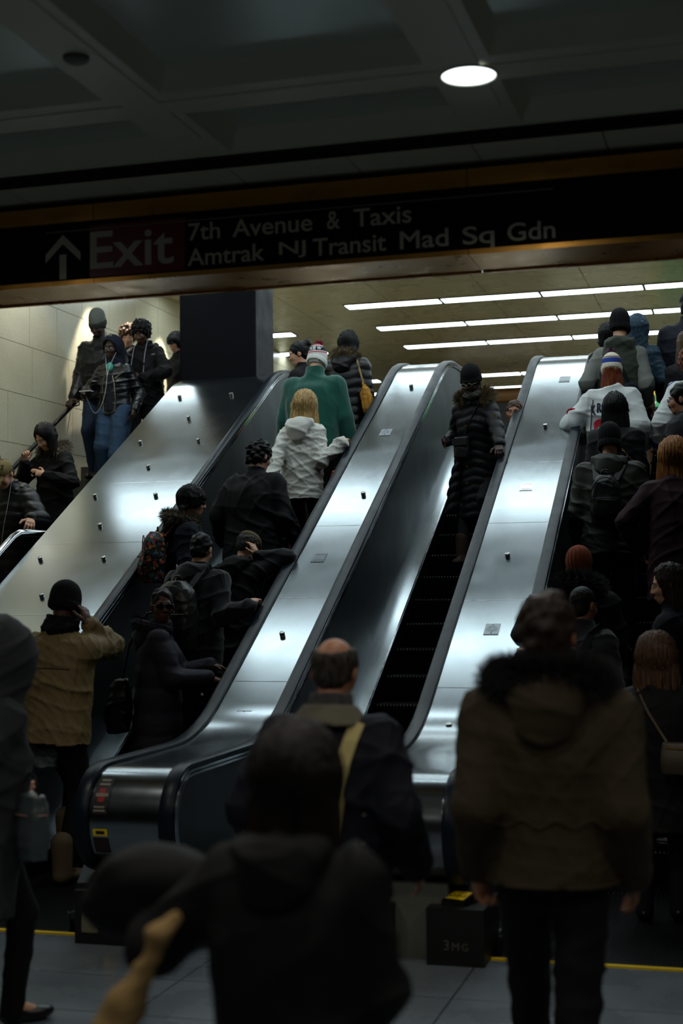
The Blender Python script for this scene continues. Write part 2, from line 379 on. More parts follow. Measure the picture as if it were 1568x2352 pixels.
# downlights and the detector of the lower ceiling
def downlight(x, y, lab, watts):
    d = empty('downlight', (x, y, ZC)); tag(d, lab, 'light')
    m2 = MB(); m2.lathe([(.124, .0), (.122, -.006), (.110, -.007), (.106, .0)], 40); m2.build('trim_ring', CONC, d, True)
    m2 = MB(); m2.add([(.107 * math.cos(2 * math.pi * k / 40), .107 * math.sin(2 * math.pi * k / 40), -.003) for k in range(40)], [tuple(range(40))[::-1]]); m2.build('lens', LAMPGLASS, d)
    ld = bpy.data.lights.new('downlight_lamp', 'SPOT'); ld.energy = watts; ld.spot_size = R(150); ld.spot_blend = .6; ld.shadow_soft_size = .1; ld.color = (1, .95, .86)
    lo = bpy.data.objects.new('downlight_lamp', ld); COL.objects.link(lo); lo.location = (0, 0, -.02); lo.parent = d
downlight(-1.04, 5.585, 'round lit downlight at a beam crossing of the coffered ceiling', DOWN)
for x, y, l in ((-3.78, 5.585, 'round lit downlight near the left wall of the lower hall'), (1.7, 5.585, 'round lit downlight near the right wall of the lower hall'),
                (-3.78, 3.27, 'round lit downlight over the left side of the lower hall'), (1.7, 3.27, 'round lit downlight over the right side of the lower hall'), (-1.04, 3.27, 'round lit downlight above the waiting crowd'),
                (-3.78, .98, 'round lit downlight behind the crowd on the left'), (-1.04, .98, 'round lit downlight behind the crowd in the middle'), (1.7, .98, 'round lit downlight behind the crowd on the right')):
    downlight(x, y, l, DOWN)
m2 = MB(); m2.lathe([(.05, 0), (.05, -.012), (.036, -.022), (.001, -.022)], 24)
o = m2.build('ceiling_detector', mat('detector', (92, 92, 84), .5), None, True); o.location = (-2.44, 4.93, ZC); tag(o, 'small round grey detector disc on a ceiling beam', 'detector')

# fluorescent strips of the upper ceiling
STRIPM = bpy.data.materials.new('strip_diffuser'); STRIPM.use_nodes = True
nt = STRIPM.node_tree; N = nt.nodes; L = nt.links; b = N['Principled BSDF']; b.inputs['Base Color'].default_value = (.6, .6, .6, 1)
tc = N.new('ShaderNodeTexCoord'); sp = N.new('ShaderNodeSeparateXYZ'); L.new(tc.outputs['Object'], sp.inputs[0])
ml = N.new('ShaderNodeMath'); ml.operation = 'MULTIPLY'; ml.inputs[1].default_value = 1 / .105; L.new(sp.outputs['X'], ml.inputs[0])
fr = N.new('ShaderNodeMath'); fr.operation = 'FRACT'; L.new(ml.outputs[0], fr.inputs[0])
gt = N.new('ShaderNodeMath'); gt.operation = 'GREATER_THAN'; gt.inputs[1].default_value = .08; L.new(fr.outputs[0], gt.inputs[0])
mr = N.new('ShaderNodeMapRange'); mr.inputs['To Min'].default_value = STRIP * .45; mr.inputs['To Max'].default_value = STRIP; L.new(gt.outputs[0], mr.inputs['Value'])
b.inputs['Emission Color'].default_value = (.80, .95, 1.0, 1); L.new(mr.outputs[0], b.inputs['Emission Strength'])
def strip_proto():
    d = empty('strip_light'); m2 = MB()
    for a in ((-.652, .652, -.17, -.15), (-.652, .652, .15, .17), (-.652, -.64, -.15, .15), (.64, .652, -.15, .15)): m2.box(*a, -.012, .03)
    m2.build('frame', DARKMETAL, d); m2 = MB(); m2.box(-.64, .64, -.15, .15, -.006, .02); m2.build('diffuser', STRIPM, d); return d
def copy_tree(o, parent=None):
    c = o.copy(); COL.objects.link(c)
    if parent: c.parent = parent
    for ch in list(o.children): copy_tree(ch, c)
    return c
proto = None
for r in (0, 1, 2, 3, 4, 5, 6, 7, 9, 10, 11):
    y = 18.5 - 1.7 * 5 + 1.7 * r
    names = ['left end', 'second from left', 'second from right', 'right end']
    ordn = {0: 'nearest', 1: 'second', 2: 'third', 3: 'fourth', 4: 'fifth', 5: 'sixth', 6: 'seventh', 7: 'eighth', 9: 'ninth', 10: 'tenth', 11: 'farthest'}[r]
    for k in range(4):
        if proto is None: d = proto = strip_proto()
        else: d = copy_tree(proto)
        d.location = (-4.52 + 1.315 * k, y, 5.6)
        tag(d, 'white ceiling strip light, %s row beyond the sign, %s of its row' % (ordn, names[k]), 'light', 'fluorescent strips of the upper ceiling')
    if r != 5:
        d = copy_tree(proto); d.location = (-7.1 if r > 4 else -6.95, y, 5.6); d.scale = (1, 1, 1)
        if r < 5: d.location.x = -6.3
        tag(d, 'white ceiling strip light over the stairs side, %s row beyond the sign' % ordn, 'light', 'fluorescent strips over the stairs')
for (x, y, hw, sz, k) in ((-6.85, 14.9, 'beside the top of the stairs', 58, 1), (-6.85, 16.9, 'behind the navy column', 58, 1), (-6.6, 12.9, 'above the middle of the stairs, added fill', 100, .16), (-6.6, 11.2, 'above the foot of the stairs, added fill', 100, .14)):  # the last two, with wide cones, are added fill to brighten the wall
    d = empty('wall_washer', (x, y, 5.6)); tag(d, 'small recessed wall washer lighting the stone wall ' + hw, 'light')
    m2 = MB(); m2.lathe([(.09, 0), (.085, -.01), (.07, .0)], 24); m2.build('trim_ring', CHROME, d, True)
    ld = bpy.data.lights.new('washer_lamp', 'SPOT'); ld.energy = WASH * k; ld.spot_size = R(sz); ld.spot_blend = .3; ld.shadow_soft_size = .04; ld.color = (1, .93, .78)
    lo = bpy.data.objects.new('washer_lamp', ld); COL.objects.link(lo); lo.location = (0, 0, -.02); lo.parent = d; lo.rotation_euler = (0, R(4 if sz < 90 else 28), 0)

# column
mb = MB(); mb.box(-5.87, -5.0, 14.3, 14.92, 3.15, 5.62)
o = mb.build('column', COLUMN); bv = o.modifiers.new('b', 'BEVEL'); bv.width = .03; bv.segments = 3; struct(o, 'dark navy square column at the top of the stairs')
kk = empty('soffit_block', (-4.7, 24.1, 3.2)); tag(kk, 'brown rounded soffit band on an added dark block far behind the escalator heads', 'soffit_block')  # brown soffit band, with a dark block added below it to the floor
mb = MB(); mb.box(-1.45, 1.45, -.1, .9, 0, 1.72); mb.build('block_body', VENT, kk)
mb = MB(); mb.box(-1.5, 1.5, -.15, .95, 1.72, 1.98); o = mb.build('soffit_band', mat('soffit', (110, 72, 34), .4, .3), kk); bv = o.modifiers.new('b', 'BEVEL'); bv.width = .12; bv.segments = 4

# stairs by the wall
mb = MB(); poly = [(9.597, -.05)]
for k in range(18): poly += [(9.597 + .297 * k, .178 * k if k else 0.0), (9.597 + .297 * k, .178 * (k + 1))]
poly += [(14.95, 3.2), (14.95, -.05)]
mb.xprism(poly, XW, -5.74); struct(mb.build('stairs', mat('stair_stone', (60, 60, 58), .5, bump=.1, bscale=80)), 'dark stone stairs along the left wall')
wr = empty('wall_handrail', (-7.1, 14.0, 3.8)); tag(wr, 'black tubular handrail along the stone wall', 'handrail')
m2 = MB(); m2.tube([(0, -5.4, -2.92), (0, -4.7, -2.92), (0, .43, .16), (0, .6, .24), (0, 1.1, .25)], .024, 12); m2.build('rail', mat('black_rail', (14, 14, 15), .3, .3), wr, True)
for k in range(5):
    m2 = MB(); yy = -4.2 + 1.15 * k; zz = -2.92 + (yy + 4.7) * .6
    m2.tube([(0, yy, zz - .01), (0, yy, zz - .07), (-.1, yy, zz - .09)], .009, 8); m2.build('bracket', DARKMETAL, wr, True)
sr = empty('stair_handrail', (-5.82, 10.7, 2.3)); tag(sr, 'shiny steel stair handrail that bends level beside the wide steel slab', 'handrail')
m2 = MB(); pts = [(0, -3.2, -1.87), (0, -1.0, -.57), (0, -.12, -.045), (.01, -.03, -.005), (.03, .06, 0), (.09, .5, 0)]
for dx, mm in ((0, CHROME),):
    m2.tube([(p[0] + dx, p[1], p[2]) for p in pts], .032, 14); m2.build('rail', mm, sr, True)
m2 = MB()
m2.tube([(.0, -3.0, -1.8), (0, -3.0, -2.3)], .02, 10); m2.tube([(.0, -1.2, -.72), (0, -1.2, -1.75)], .02, 10); m2.build('post', DARKMETAL, sr, True)

# ------------------------------------------------------------------ deck covers between the lanes
LA, LB, D1L, D1R, D2L, D2R = -5.68, -4.62, -3.36, -2.89, -1.975, -1.425
def deck_xyz(y_px_list): pass
def deck_path(d, upto=None):
    p = [q for q in RAIL]
    i0 = 6
    return offset2(p, d)[i0:len(p) - 6]
def surf_z(y, d=-.022):      # deck height on the incline
    return ZL + (y - Y1) * T30 + d / math.cos(R(30))
NRM = Vector((0, -.5, math.cos(R(30))))
def knob(parent, x, y, ox):
    m2 = MB(); c = Vector((x - ox[0], y - ox[1], surf_z(y) - ox[2])); m2.cyl(c - NRM * .004, NRM, .019, .034, 20, bev=.004)
    m2.build('knob', STEEL_FRONT, parent, True)
def plate(parent, x, y, ox, w=.1, h=.135, holes=True):
    c = Vector((x - ox[0], y - ox[1], surf_z(y) - ox[2])); uy = Vector((0, math.cos(R(30)), .5)); ux = Vector((1, 0, 0))
    def quad(m2, x0, x1, y0, y1, a, b, mi=0):
        vs = [c + ux * xx + uy * yy + NRM * zz for zz in (a, b) for yy in (y0, y1) for xx in (x0, x1)]
        m2.add(vs, [(0, 2, 3, 1), (4, 5, 7, 6), (0, 1, 5, 4), (2, 6, 7, 3), (0, 4, 6, 2), (1, 3, 7, 5)], mi)
    m2 = MB(); quad(m2, -w / 2, w / 2, -h / 2, h / 2, -.001, .004)
    p = m2.build('plate', PLATEM if holes else STEEL, parent)
    m2 = MB()
    if holes:
        for rr in (.014, .024, .034):
            n = 28
            for k in range(n):
                if k % 4 == 3: continue
                a0, a1 = 2 * math.pi * k / n, 2 * math.pi * (k + 1) / n
                vs = [c + ux * (r * math.cos(a)) + uy * (r * math.sin(a)) + NRM * .0048 for r, a in ((rr, a0), (rr + .003, a0), (rr + .003, a1), (rr, a1))]
                m2.add(vs, [(0, 1, 2, 3)])
        for sy in (-.054, .054): m2.tube([c + uy * sy + NRM * .003, c + uy * sy + NRM * .0055], .005, 8)
    else: quad(m2, -w / 2 + .01, w / 2 - .01, -h / 2 + .02, -h / 2 + .024, .004, .0045); quad(m2, -w / 2 + .01, w / 2 - .01, h / 2 - .024, h / 2 - .02, .004, .0045)
    m2.build('grille' if holes else 'rim', BLACKINK, p)
def seam(parent, x0, x1, y, ox):
    uy = Vector((0, math.cos(R(30)), .5)); c = Vector((-ox[0], y - ox[1], surf_z(y) - ox[2])); m2 = MB()
    vs = [c + Vector((xx, 0, 0)) + uy * yy + NRM * zz for zz in (-.001, .0012) for yy in (-.002, .002) for xx in (x0, x1)]
    m2.add(vs, [(0, 2, 3, 1), (4, 5, 7, 6), (0, 1, 5, 4), (2, 6, 7, 3), (0, 4, 6, 2), (1, 3, 7, 5)])
    m2.build('seam', CHROME, parent)
def deck(name, x0, x1, label, knobs, plates, seams, newel=True):
    ox = ((x0 + x1) / 2, Y1, 0); root = empty(name, ox); tag(root, label, 'escalator deck')
    P = deck_path(-.022)
    P = [(a - ox[1], b - ox[2]) for a, b in P]
    m2 = MB(); xa, xb = x0 + .045 - ox[0], x1 - .045 - ox[0]
    m2.strip(P, xa, xb, .012)
    m2.build('deck_plate', STEEL, root, True)
    for x, y in knobs: knob(root, x, y, ox)
    for x, y, hl in plates: plate(root, x, y, ox, holes=hl)
    for y in seams: seam(root, xa + ox[0], xb + ox[0], y, ox)
    if newel:                                       # curved front sheet round the newel, and the base under it
        n = 14; cy, cz, r = 7.09, ZL - RN, RN - .03
        F = [(cy - r * math.sin(math.pi * i / n) - ox[1], cz - r * math.cos(math.pi * i / n)) for i in range(n + 1)]
        m2 = MB(); m2.strip([(7.3 - ox[1], cz - r)] + F, xa + .001, xb - .001, .01); m2.build('front_sheet', STEEL_FRONT, root, True)
        m2 = MB(); m2.box(xa - .005, xb + .005, 6.93 - ox[1], 7.6 - ox[1], 0, .36); m2.build('base_panel', BASEPANEL, root)
    # hidden body of the balustrade below the plate
    m2 = MB(); q = [(max(7.2, a + ox[1]), b - .05) for a, b in P if a + ox[1] > 7.2]
    poly = [(a - ox[1], b) for a, b in q] + [(q[-1][0] - ox[1], 3.0), (14.0 - ox[1], 3.0), (9.3 - ox[1], 0.3), (7.2 - ox[1], .3)]
    m2.xprism(poly, xa + .02, xb - .02); m2.build('inner_body', DARKMETAL, root)
    return root, ox

deck('deck_cover', D1L, D1R, 'brushed steel deck between the escalator of climbing riders and the empty stopped lane',
     [(-3.09, 13.33), (-3.04, 11.33), (-3.13, 9.46)], [(-3.12, 12.42, True), (-3.15, 10.42, False), (-3.13, 8.62, True)], [12.85, 10.87, 9.9, 8.97])
deck('deck_cover', D2L, D2R, 'brushed steel deck at the right, between the stopped lane and the crowded escalator',
     [(-1.69, 12.39), (-1.71, 10.39), (-1.78, 8.55)], [(-1.63, 13.33, False), (-1.71, 11.38, False), (-1.68, 9.52, True)], [12.83, 11.78, 10.85, 9.85, 8.92])

# wide steel slab at the left, no handrail on its stair side
ox = ((LA + LB) / 2, Y1, 0); root = empty('deck_cover', ox); tag(root, 'wide brushed steel slab with staggered knobs between the stairs and the left escalator', 'escalator deck')
P = [(a - ox[1], b) for a, b in deck_path(-.022) if a < 13.75] + [(13.9 - ox[1], surf_z(13.75) + .035), (14.28 - ox[1], surf_z(13.75) + .05)]
xa, xb = LA - ox[0], LB - .045 - ox[0]
m2 = MB(); m2.strip(P, xa, xb, .012); m2.build('deck_plate', STEEL, root, True)
for x, y in [(-5.48, 13.36), (-4.93, 13.36), (-5.19, 12.88), (-4.9, 12.4), (-5.49, 12.41), (-5.2, 11.93), (-5.49, 11.44), (-4.91, 11.42), (-5.21, 10.95), (-5.5, 10.46), (-4.94, 10.45), (-5.22, 9.95), (-5.5, 9.47), (-4.94, 9.45)]: knob(root, x, y, ox)
for y in (12.66, 11.67, 10.7, 9.72, 8.9): seam(root, LA, LB - .045, y, ox)
q = [(a, b - .03) for a, b in P if a + ox[1] > 7.2]
m2 = MB(); m2.xprism(q + [(14.28 - ox[1], 3.0), (9.3 - ox[1], .0), (7.2 - ox[1], .0)], xa + .015, xb - .02); m2.build('inner_body', DARKMETAL, root)
m2 = MB(); m2.strip([(7.6 - ox[1], .35), (7.0 - ox[1], .36), (6.88 - ox[1], .5), (6.84 - ox[1], .62), (6.88 - ox[1], .75), (6.96 - ox[1], .84), (7.1 - ox[1], .875)], xa, xb, .01); m2.build('front_sheet', STEEL_FRONT, root, True)
m2 = MB(); m2.box(xa, xb, 6.93 - ox[1], 7.6 - ox[1], 0, .335); m2.build('base_panel', BASEPANEL, root)

# ------------------------------------------------------------------ escalators
RISE, RUN = .19, .329
NY = 8.66
NOSE = fillet_path(0, 3.2, NY, NY + 3.2 / T30, 1.2, 7.06, 17.0)
def step_mesh(wd, cl):
    m2 = MB(); m2.box(-wd / 2, wd / 2, .004, RUN + .02, -.03, -.006)
    m2.xprism([(.0, -.006), (.0, -.03), (.03, -.19), (.06, -.2), (.05, -.006)], -wd / 2, wd / 2)
    n = int(wd / cl); c0 = -n * cl / 2
    for i in range(n):
        x = c0 + cl * i
        m2.box(x, x + cl * .5, .006, RUN, -.006, 0)
        m2.box(x, x + cl * .5, -.003, .007, -.010, .001, 1 if i % 2 else 0)
        m2.add([(x, 0, -.01), (x + cl * .5, 0, -.01), (x + cl * .5, .027, -.18), (x, .027, -.18), (x, -.005, -.012), (x + cl * .5, -.005, -.012), (x + cl * .5, .022, -.18), (x, .022, -.18)], [(4, 5, 6, 7), (0, 4, 7, 3), (1, 2, 6, 5)])
    return m2
def escalator(label, xl, xr, sticker_left=False):
    xc = (xl + xr) / 2; root = empty('escalator', (xc, 7.05, 0)); tag(root, label, 'escalator'); o3 = (xc, 7.05)
    PL = lambda pts: [(a - o3[1], b) for a, b in pts]
    for sgn, x in ((1, xl), (-1, xr)):
        X = x - xc
        m2 = MB(); sweep(m2, PL(RAIL), X, RUBP); m2.build('handrail', RUBBER, root, True)
        g = MB(); sweep(g, PL(RAIL[2:-2]), X, [(-.03, -.022), (.03, -.022), (.03, -.055), (-.03, -.055)])
        for a in (-.046, .036): sweep(g, PL(RAIL[2:-2]), X, [(a, -.030), (a + .010, -.030), (a + .010, -.042), (a, -.042)])
        sweep(g, PL(RAIL[2:-2]), X + sgn * .04, [(-.007, -.052), (.007, -.052), (.007, -.062), (-.007, -.062)])
        g.build('guide_trim', CHROME, root, True)
        top = [p for p in offset2(RAIL, -.05)[2:-2]]
        low = [(a, b + .1) for a, b in NOSE if 7.2 < a < 16.9]
        m2 = MB(); m2.xprism(PL(top + [(16.9, 3.35)] + low[::-1] + [(7.2, .2)]), X + sgn * .018, X + sgn * .034); m2.build('balustrade_panel', STEEL_SIDE, root)
        W0, W1 = .034, .185
        lo2 = PL([(7.22, .02), (7.26, .08)] + [(a, b + .12) for a, b in NOSE if 7.35 < a < 16.9]); hi2 = PL([(7.2, .05), (7.25, .12)] + [(a, b + .155) for a, b in NOSE if 7.35 < a < 16.9])
        m2 = MB(); k = len(lo2)
        vs = [(X + sgn * W0, *p) for p in hi2] + [(X + sgn * (W0 + .02), p[0], p[1]) for p in hi2] + [(X + sgn * W1, *p) for p in lo2] + [(X + sgn * W1, p[0], p[1] - .03) for p in lo2]
        fs = []
        for i in range(k - 1):
            for r_ in range(3): fs.append((r_ * k + i, r_ * k + i + 1, (r_ + 1) * k + i + 1, (r_ + 1) * k + i))
        m2.add(vs, fs); m2.build('inner_deck', STEEL, root, True)
        m2 = MB(); nb = NOSE[:]
        m2.xprism(PL([(a, b + .105) for a, b in nb] + [(a, b - .3) for a, b in nb[::-1]]), X + sgn * (W1 - .004), X + sgn * W1); m2.build('skirt', SKIRT, root)
        m2 = MB(); sweep(m2, PL([(a, b + .1) for a, b in NOSE]), X + sgn * (W1 + .003), [(-.008, -.006), (.008, -.006), (.008, .006), (-.008, .006)]); m2.build('skirt_trim', CHROME, root, True)
        m2 = MB(); m2.box(X - .125 if sgn > 0 else X - .04, X + .155 if sgn > 0 else X + .25, 6.83 - o3[1], 7.25 - o3[1], 0, .27)
        nb_ = m2.build('newel_base', BLACKBOX, root)
        m2 = MB(); c = Vector((X + sgn * .02, 6.98 - o3[1], .285)); rot = Matrix.Rotation(R(-18 * sgn), 3, 'Z')
        vs = [c + rot @ Vector(v) for v in [(-.065, -.09, -.02), (.065, -.09, -.02), (.065, .16, -.02), (-.065, .16, -.02), (-.06, -.085, .012), (.06, -.085, .012), (.06, .16, .06), (-.06, .16, .06)]]
        m2.add(vs, [(0, 3, 2, 1), (4, 5, 6, 7), (0, 1, 5, 4), (1, 2, 6, 5), (2, 3, 7, 6), (3, 0, 4, 7)])
        ib = m2.build('inlet_cap', DARKMETAL, nb_); ib.parent = nb_
        if sgn < 0: continue
        m2 = MB()
        def q4(x0, x1, y0, y1, h): return [c + rot @ Vector((xx, yy, .0125 + (yy + .085) * .048 / .245 + h)) for xx, yy in ((x0, y0), (x1, y0), (x1, y1), (x0, y1))]
        m2.add(q4(-.05, .05, -.075, .02, .001), [(0, 1, 2, 3)]); random.seed(3)
        for k2 in range(5):
            xx = -.04 + .018 * k2; m2.add(q4(xx, xx + .008, -.05 + .006 * (k2 % 2), -.03 + .01 * (k2 % 3), .0016), [(0, 1, 2, 3)], 1)
        m2.add(q4(-.03, .03, .004, .010, .0016), [(0, 1, 2, 3)], 1)
        st = m2.build('warning_sticker', [YELLOW, BLACKINK], nb_)
    # landing plate, comb and yellow edge
    a, b = xl + .19 - xc, xr - .19 - xc
    m2 = MB(); m2.box(a, b, .03, NY - 7.05 + .02, -.06, -.006)
    n = int((b - a) / .014)
    for i in range(n): m2.box(a + .014 * i, a + .014 * i + .007, .03, NY - 7.05, -.006, .0)
    m2.build('landing_plate', STEPM, root)
    m2 = MB(); m2.box(a - .1, b + .1, -.045, -.015, -.02, .003); m2.build('yellow_edge', YELLOW, root)
    m2 = MB(); m2.box(a, b, .0, .03, -.06, .001); m2.build('comb_plate', DARKMETAL, root)
    sm = None
    for k in range(0, 18):
        if sm is None: s = sm = step_mesh(b - a - .01, .0125).build('step', [STEPM, STEPTIP], root)
        else: s = sm.copy(); COL.objects.link(s); s.parent = root
        s.location = ((a + b) / 2, NY + RUN * k - o3[1], RISE * k if k < 17 else 3.2)
    m2 = MB(); m2.box(a - .01, b + .01, NY + RUN * 17 + .3 - o3[1], 16.9 - o3[1], 3.1, 3.2); m2.build('upper_plate', DARKMETAL, root)
    m2 = MB(); m2.xprism([(8.7 - o3[1], -.4), (14.4 - o3[1], 2.85), (14.4 - o3[1], 2.5), (8.7 - o3[1], -.8)], a - .02, b + .02); m2.build('truss_cover', VENT, root)
    return root
ESC_A = escalator('left escalator carrying climbing riders between the wide steel slab and the first narrow deck', LB, D1L)
ESC_B = escalator('narrow middle escalator with empty black steps and a single descending woman', D1R, D2L)
ESC_C = escalator('right escalator packed with a climbing crowd at the right edge', D2R, -.165)

# writing and stickers on the newels
def put_text(txt, x, y, z, wd, m, name, parent_loc, parent):
    V, Fc = text_mesh(txt, wd); m2 = MB(); m2.add([(x + a - parent_loc[0], y - parent_loc[1], z + b) for a, b in V], Fc); return m2.build(name, m, parent)
for ch, xx, ww in (('3', -1.465, .024), ('M', -1.425, .034), ('G', -1.378, .03)): put_text(ch, xx, 6.8285, .075, ww, mat('scratched_letters', (84, 80, 68), .6), 'lettering', (ESC_C.location.x, 7.05), ESC_C)
D1 = [o for o in bpy.data.objects if o.name.startswith('deck_cover') and abs(o.location.x - (D1L + D1R) / 2) < .01][0]
m2 = MB(); oxx = D1.location.x
cy, cz, r = 7.09, ZL - RN, RN - .0205
def arcq(x0, x1, a0, a1, h, mi, n=6):
    for i in range(n):
        t0, t1 = R(a0 + (a1 - a0) * i / n), R(a0 + (a1 - a0) * (i + 1) / n)
        m2.add([(x - oxx, cy - (r + h) * math.cos(t) - Y1, cz + (r + h) * math.sin(t)) for x, t in ((x0, t0), (x1, t0), (x1, t1), (x0, t1))], [(0, 1, 2, 3)], mi)
arcq(-3.305, -3.215, 10, 58, .001, 0); arcq(-3.295, -3.225, 30, 34, .002, 1, 1); arcq(-3.29, -3.23, 44, 47, .002, 1, 1); arcq(-3.285, -3.235, 50, 53, .002, 1, 1)
arcq(-3.28, -3.245, 24, 40, .0016, 2, 3); arcq(-3.295, -3.23, 13, 15, .002, 1, 1); arcq(-3.295, -3.235, 17, 19, .002, 1, 1)
m2.build('notice_sticker', [mat('sticker_black', (22, 20, 20), .4), mat('sticker_grey', (130, 124, 110), .5), mat('sticker_red', (150, 24, 16), .5)], D1)
m2 = MB(); arcq(-3.295, -3.215, -14, -6, .0015, 0, 3); arcq(-3.28, -3.23, -12, -8, .002, 1, 2); m2.build('warning_strip', [YELLOW, BLACKINK], D1)
m2 = MB(); arcq(-3.3, -3.215, -36, -17, .0015, 0, 4); m2.build('brown_sticker', mat('sticker_brown', (40, 16, 12), .4), D1)
m2 = MB(); m2.box(-3.36 - oxx, -3.27 - oxx, 6.826 - Y1, 6.829 - Y1, .06, .2); m2.build('paper_label', mat('label_grey', (110, 108, 84), .6), D1)
m2 = MB(); m2.box(-3.235 - oxx, -3.2 - oxx, 6.822 - Y1, 6.829 - Y1, .07, .17); m2.box(-3.185 - oxx, -3.168 - oxx, 6.822 - Y1, 6.829 - Y1, .07, .17); m2.build('yellow_label', YELLOW, D1)
knob(D1, -3.02, 8.05, (oxx, Y1, .245))

# ------------------------------------------------------------------ implicit surfaces
class Prim:
    def __init__(s, f, lo, hi, mode, k): s.f = f; s.lo = np.array(lo, float); s.hi = np.array(hi, float); s.mode = mode; s.k = k
def rc(a, b, r1, r2, k=.02, mode='u'):
    a = np.array(a, float); b = np.array(b, float); ba = b - a; L2 = max(float(ba @ ba), 1e-9)
    def f(X, Y, Z):
        px, py, pz = X - a[0], Y - a[1], Z - a[2]
        t = np.clip((px * ba[0] + py * ba[1] + pz * ba[2]) / L2, 0, 1)
        return np.sqrt((px - t * ba[0]) ** 2 + (py - t * ba[1]) ** 2 + (pz - t * ba[2]) ** 2) - (r1 + (r2 - r1) * t)
    m = max(r1, r2); return Prim(f, np.minimum(a, b) - m, np.maximum(a, b) + m, mode, k)
def ell(c, r, M=None, k=.02, mode='u'):
    c = np.array(c, float); r = np.array(r, float)
    def f(X, Y, Z):
        x, y, z = X - c[0], Y - c[1], Z - c[2]
        if M is not None: x, y, z = [x * M[0][i] + y * M[1][i] + z * M[2][i] for i in range(3)]
        k0 = np.sqrt((x / r[0]) ** 2 + (y / r[1]) ** 2 + (z / r[2]) ** 2); k1 = np.sqrt((x / r[0] ** 2) ** 2 + (y / r[1] ** 2) ** 2 + (z / r[2] ** 2) ** 2) + 1e-9
        return k0 * (k0 - 1) / k1
    m = r.max() if M is not None else r; return Prim(f, c - m, c + m, mode, k)
def loft(keys, M=None, o=(0, 0, 0), e=2.3, k=.03, mode='u'):
    """stack of ellipses (z, cx, cy, rx, ry) in the frame (M, o)"""
    K = np.array(sorted(keys), float); o = np.array(o, float)
    zz = np.linspace(K[0, 0], K[-1, 0], 80); ii = np.clip(np.searchsorted(K[:, 0], zz) - 1, 0, len(K) - 2)
    t = (zz - K[ii, 0]) / (K[ii + 1, 0] - K[ii, 0]); cols = []
    for c in range(1, 5):
        v = K[:, c]; m_ = np.gradient(v, K[:, 0]) if len(v) > 2 else np.full(len(v), (v[-1] - v[0]) / (K[-1, 0] - K[0, 0]))
        h = K[ii + 1, 0] - K[ii, 0]
        cols.append((2 * t ** 3 - 3 * t ** 2 + 1) * v[ii] + (t ** 3 - 2 * t ** 2 + t) * h * m_[ii] + (-2 * t ** 3 + 3 * t ** 2) * v[ii + 1] + (t ** 3 - t ** 2) * h * m_[ii + 1])
    def f(X, Y, Z):
        x, y, z = X - o[0], Y - o[1], Z - o[2]
        if M is not None: x, y, z = [x * M[0][i] + y * M[1][i] + z * M[2][i] for i in range(3)]
        cx, cy, rx, ry = [np.interp(z, zz, c) for c in cols]
        q = (np.abs((x - cx) / rx) ** e + np.abs((y - cy) / ry) ** e) ** (1 / e)
        d = (q - 1) * np.minimum(rx, ry); c = np.maximum(K[0, 0] - z, z - K[-1, 0])
        return np.where((d > 0) & (c > 0), np.sqrt(np.maximum(d, 0) ** 2 + np.maximum(c, 0) ** 2), np.maximum(d, c))
    pts = []
    for z, cx, cy, rx, ry in K:
        for sx in (-1, 1):
            for sy in (-1, 1):
                p = np.array([cx + sx * rx, cy + sy * ry, z]); pts.append((M @ p if M is not None else p) + o)
    pts = np.array(pts); return Prim(f, pts.min(0), pts.max(0), mode, k)

def axis(lo, hi, base, zones):
    out = [lo]
    while out[-1] < hi:
        x = out[-1]; st = base
        for a, b, r in zones:
            if a - base <= x <= b: st = min(st, r if x >= a else max(r, base * .5))
        out.append(x + st)
    return np.array(out)
def sdf_arrays(ops, base, zones=((), (), ()), cut=None):
    add = [p for p in ops if p.mode == 'u']
    lo = np.min([p.lo for p in add], 0) - .02; hi = np.max([p.hi for p in add], 0) + .02
    A = [axis(lo[i], hi[i], base, zones[i]) for i in range(3)]
    D = np.full([len(a) for a in A], .12, np.float32)
    for p in ops:
        m = .05 + p.k; sl = []
        for i in range(3):
            i0 = max(0, np.searchsorted(A[i], p.lo[i] - m) - 1); i1 = min(len(A[i]), np.searchsorted(A[i], p.hi[i] + m) + 1); sl.append(slice(i0, i1))
        X, Y, Z = A[0][sl[0]][:, None, None], A[1][sl[1]][None, :, None], A[2][sl[2]][None, None, :]
        if X.size * Y.size * Z.size == 0: continue
        d = p.f(X, Y, Z).astype(np.float32); c = D[tuple(sl)]; k = p.k
        if p.mode == 'u': h = np.clip(.5 + .5 * (c - d) / k, 0, 1); r = c + (d - c) * h - k * h * (1 - h)
        else: h = np.clip(.5 - .5 * (c + d) / k, 0, 1); r = c + (-d - c) * h + k * h * (1 - h)
        D[tuple(sl)] = r
    D[0] = D[-1] = .1; D[:, 0] = D[:, -1] = .1; D[:, :, 0] = D[:, :, -1] = .1
    return surface_nets(D, A)
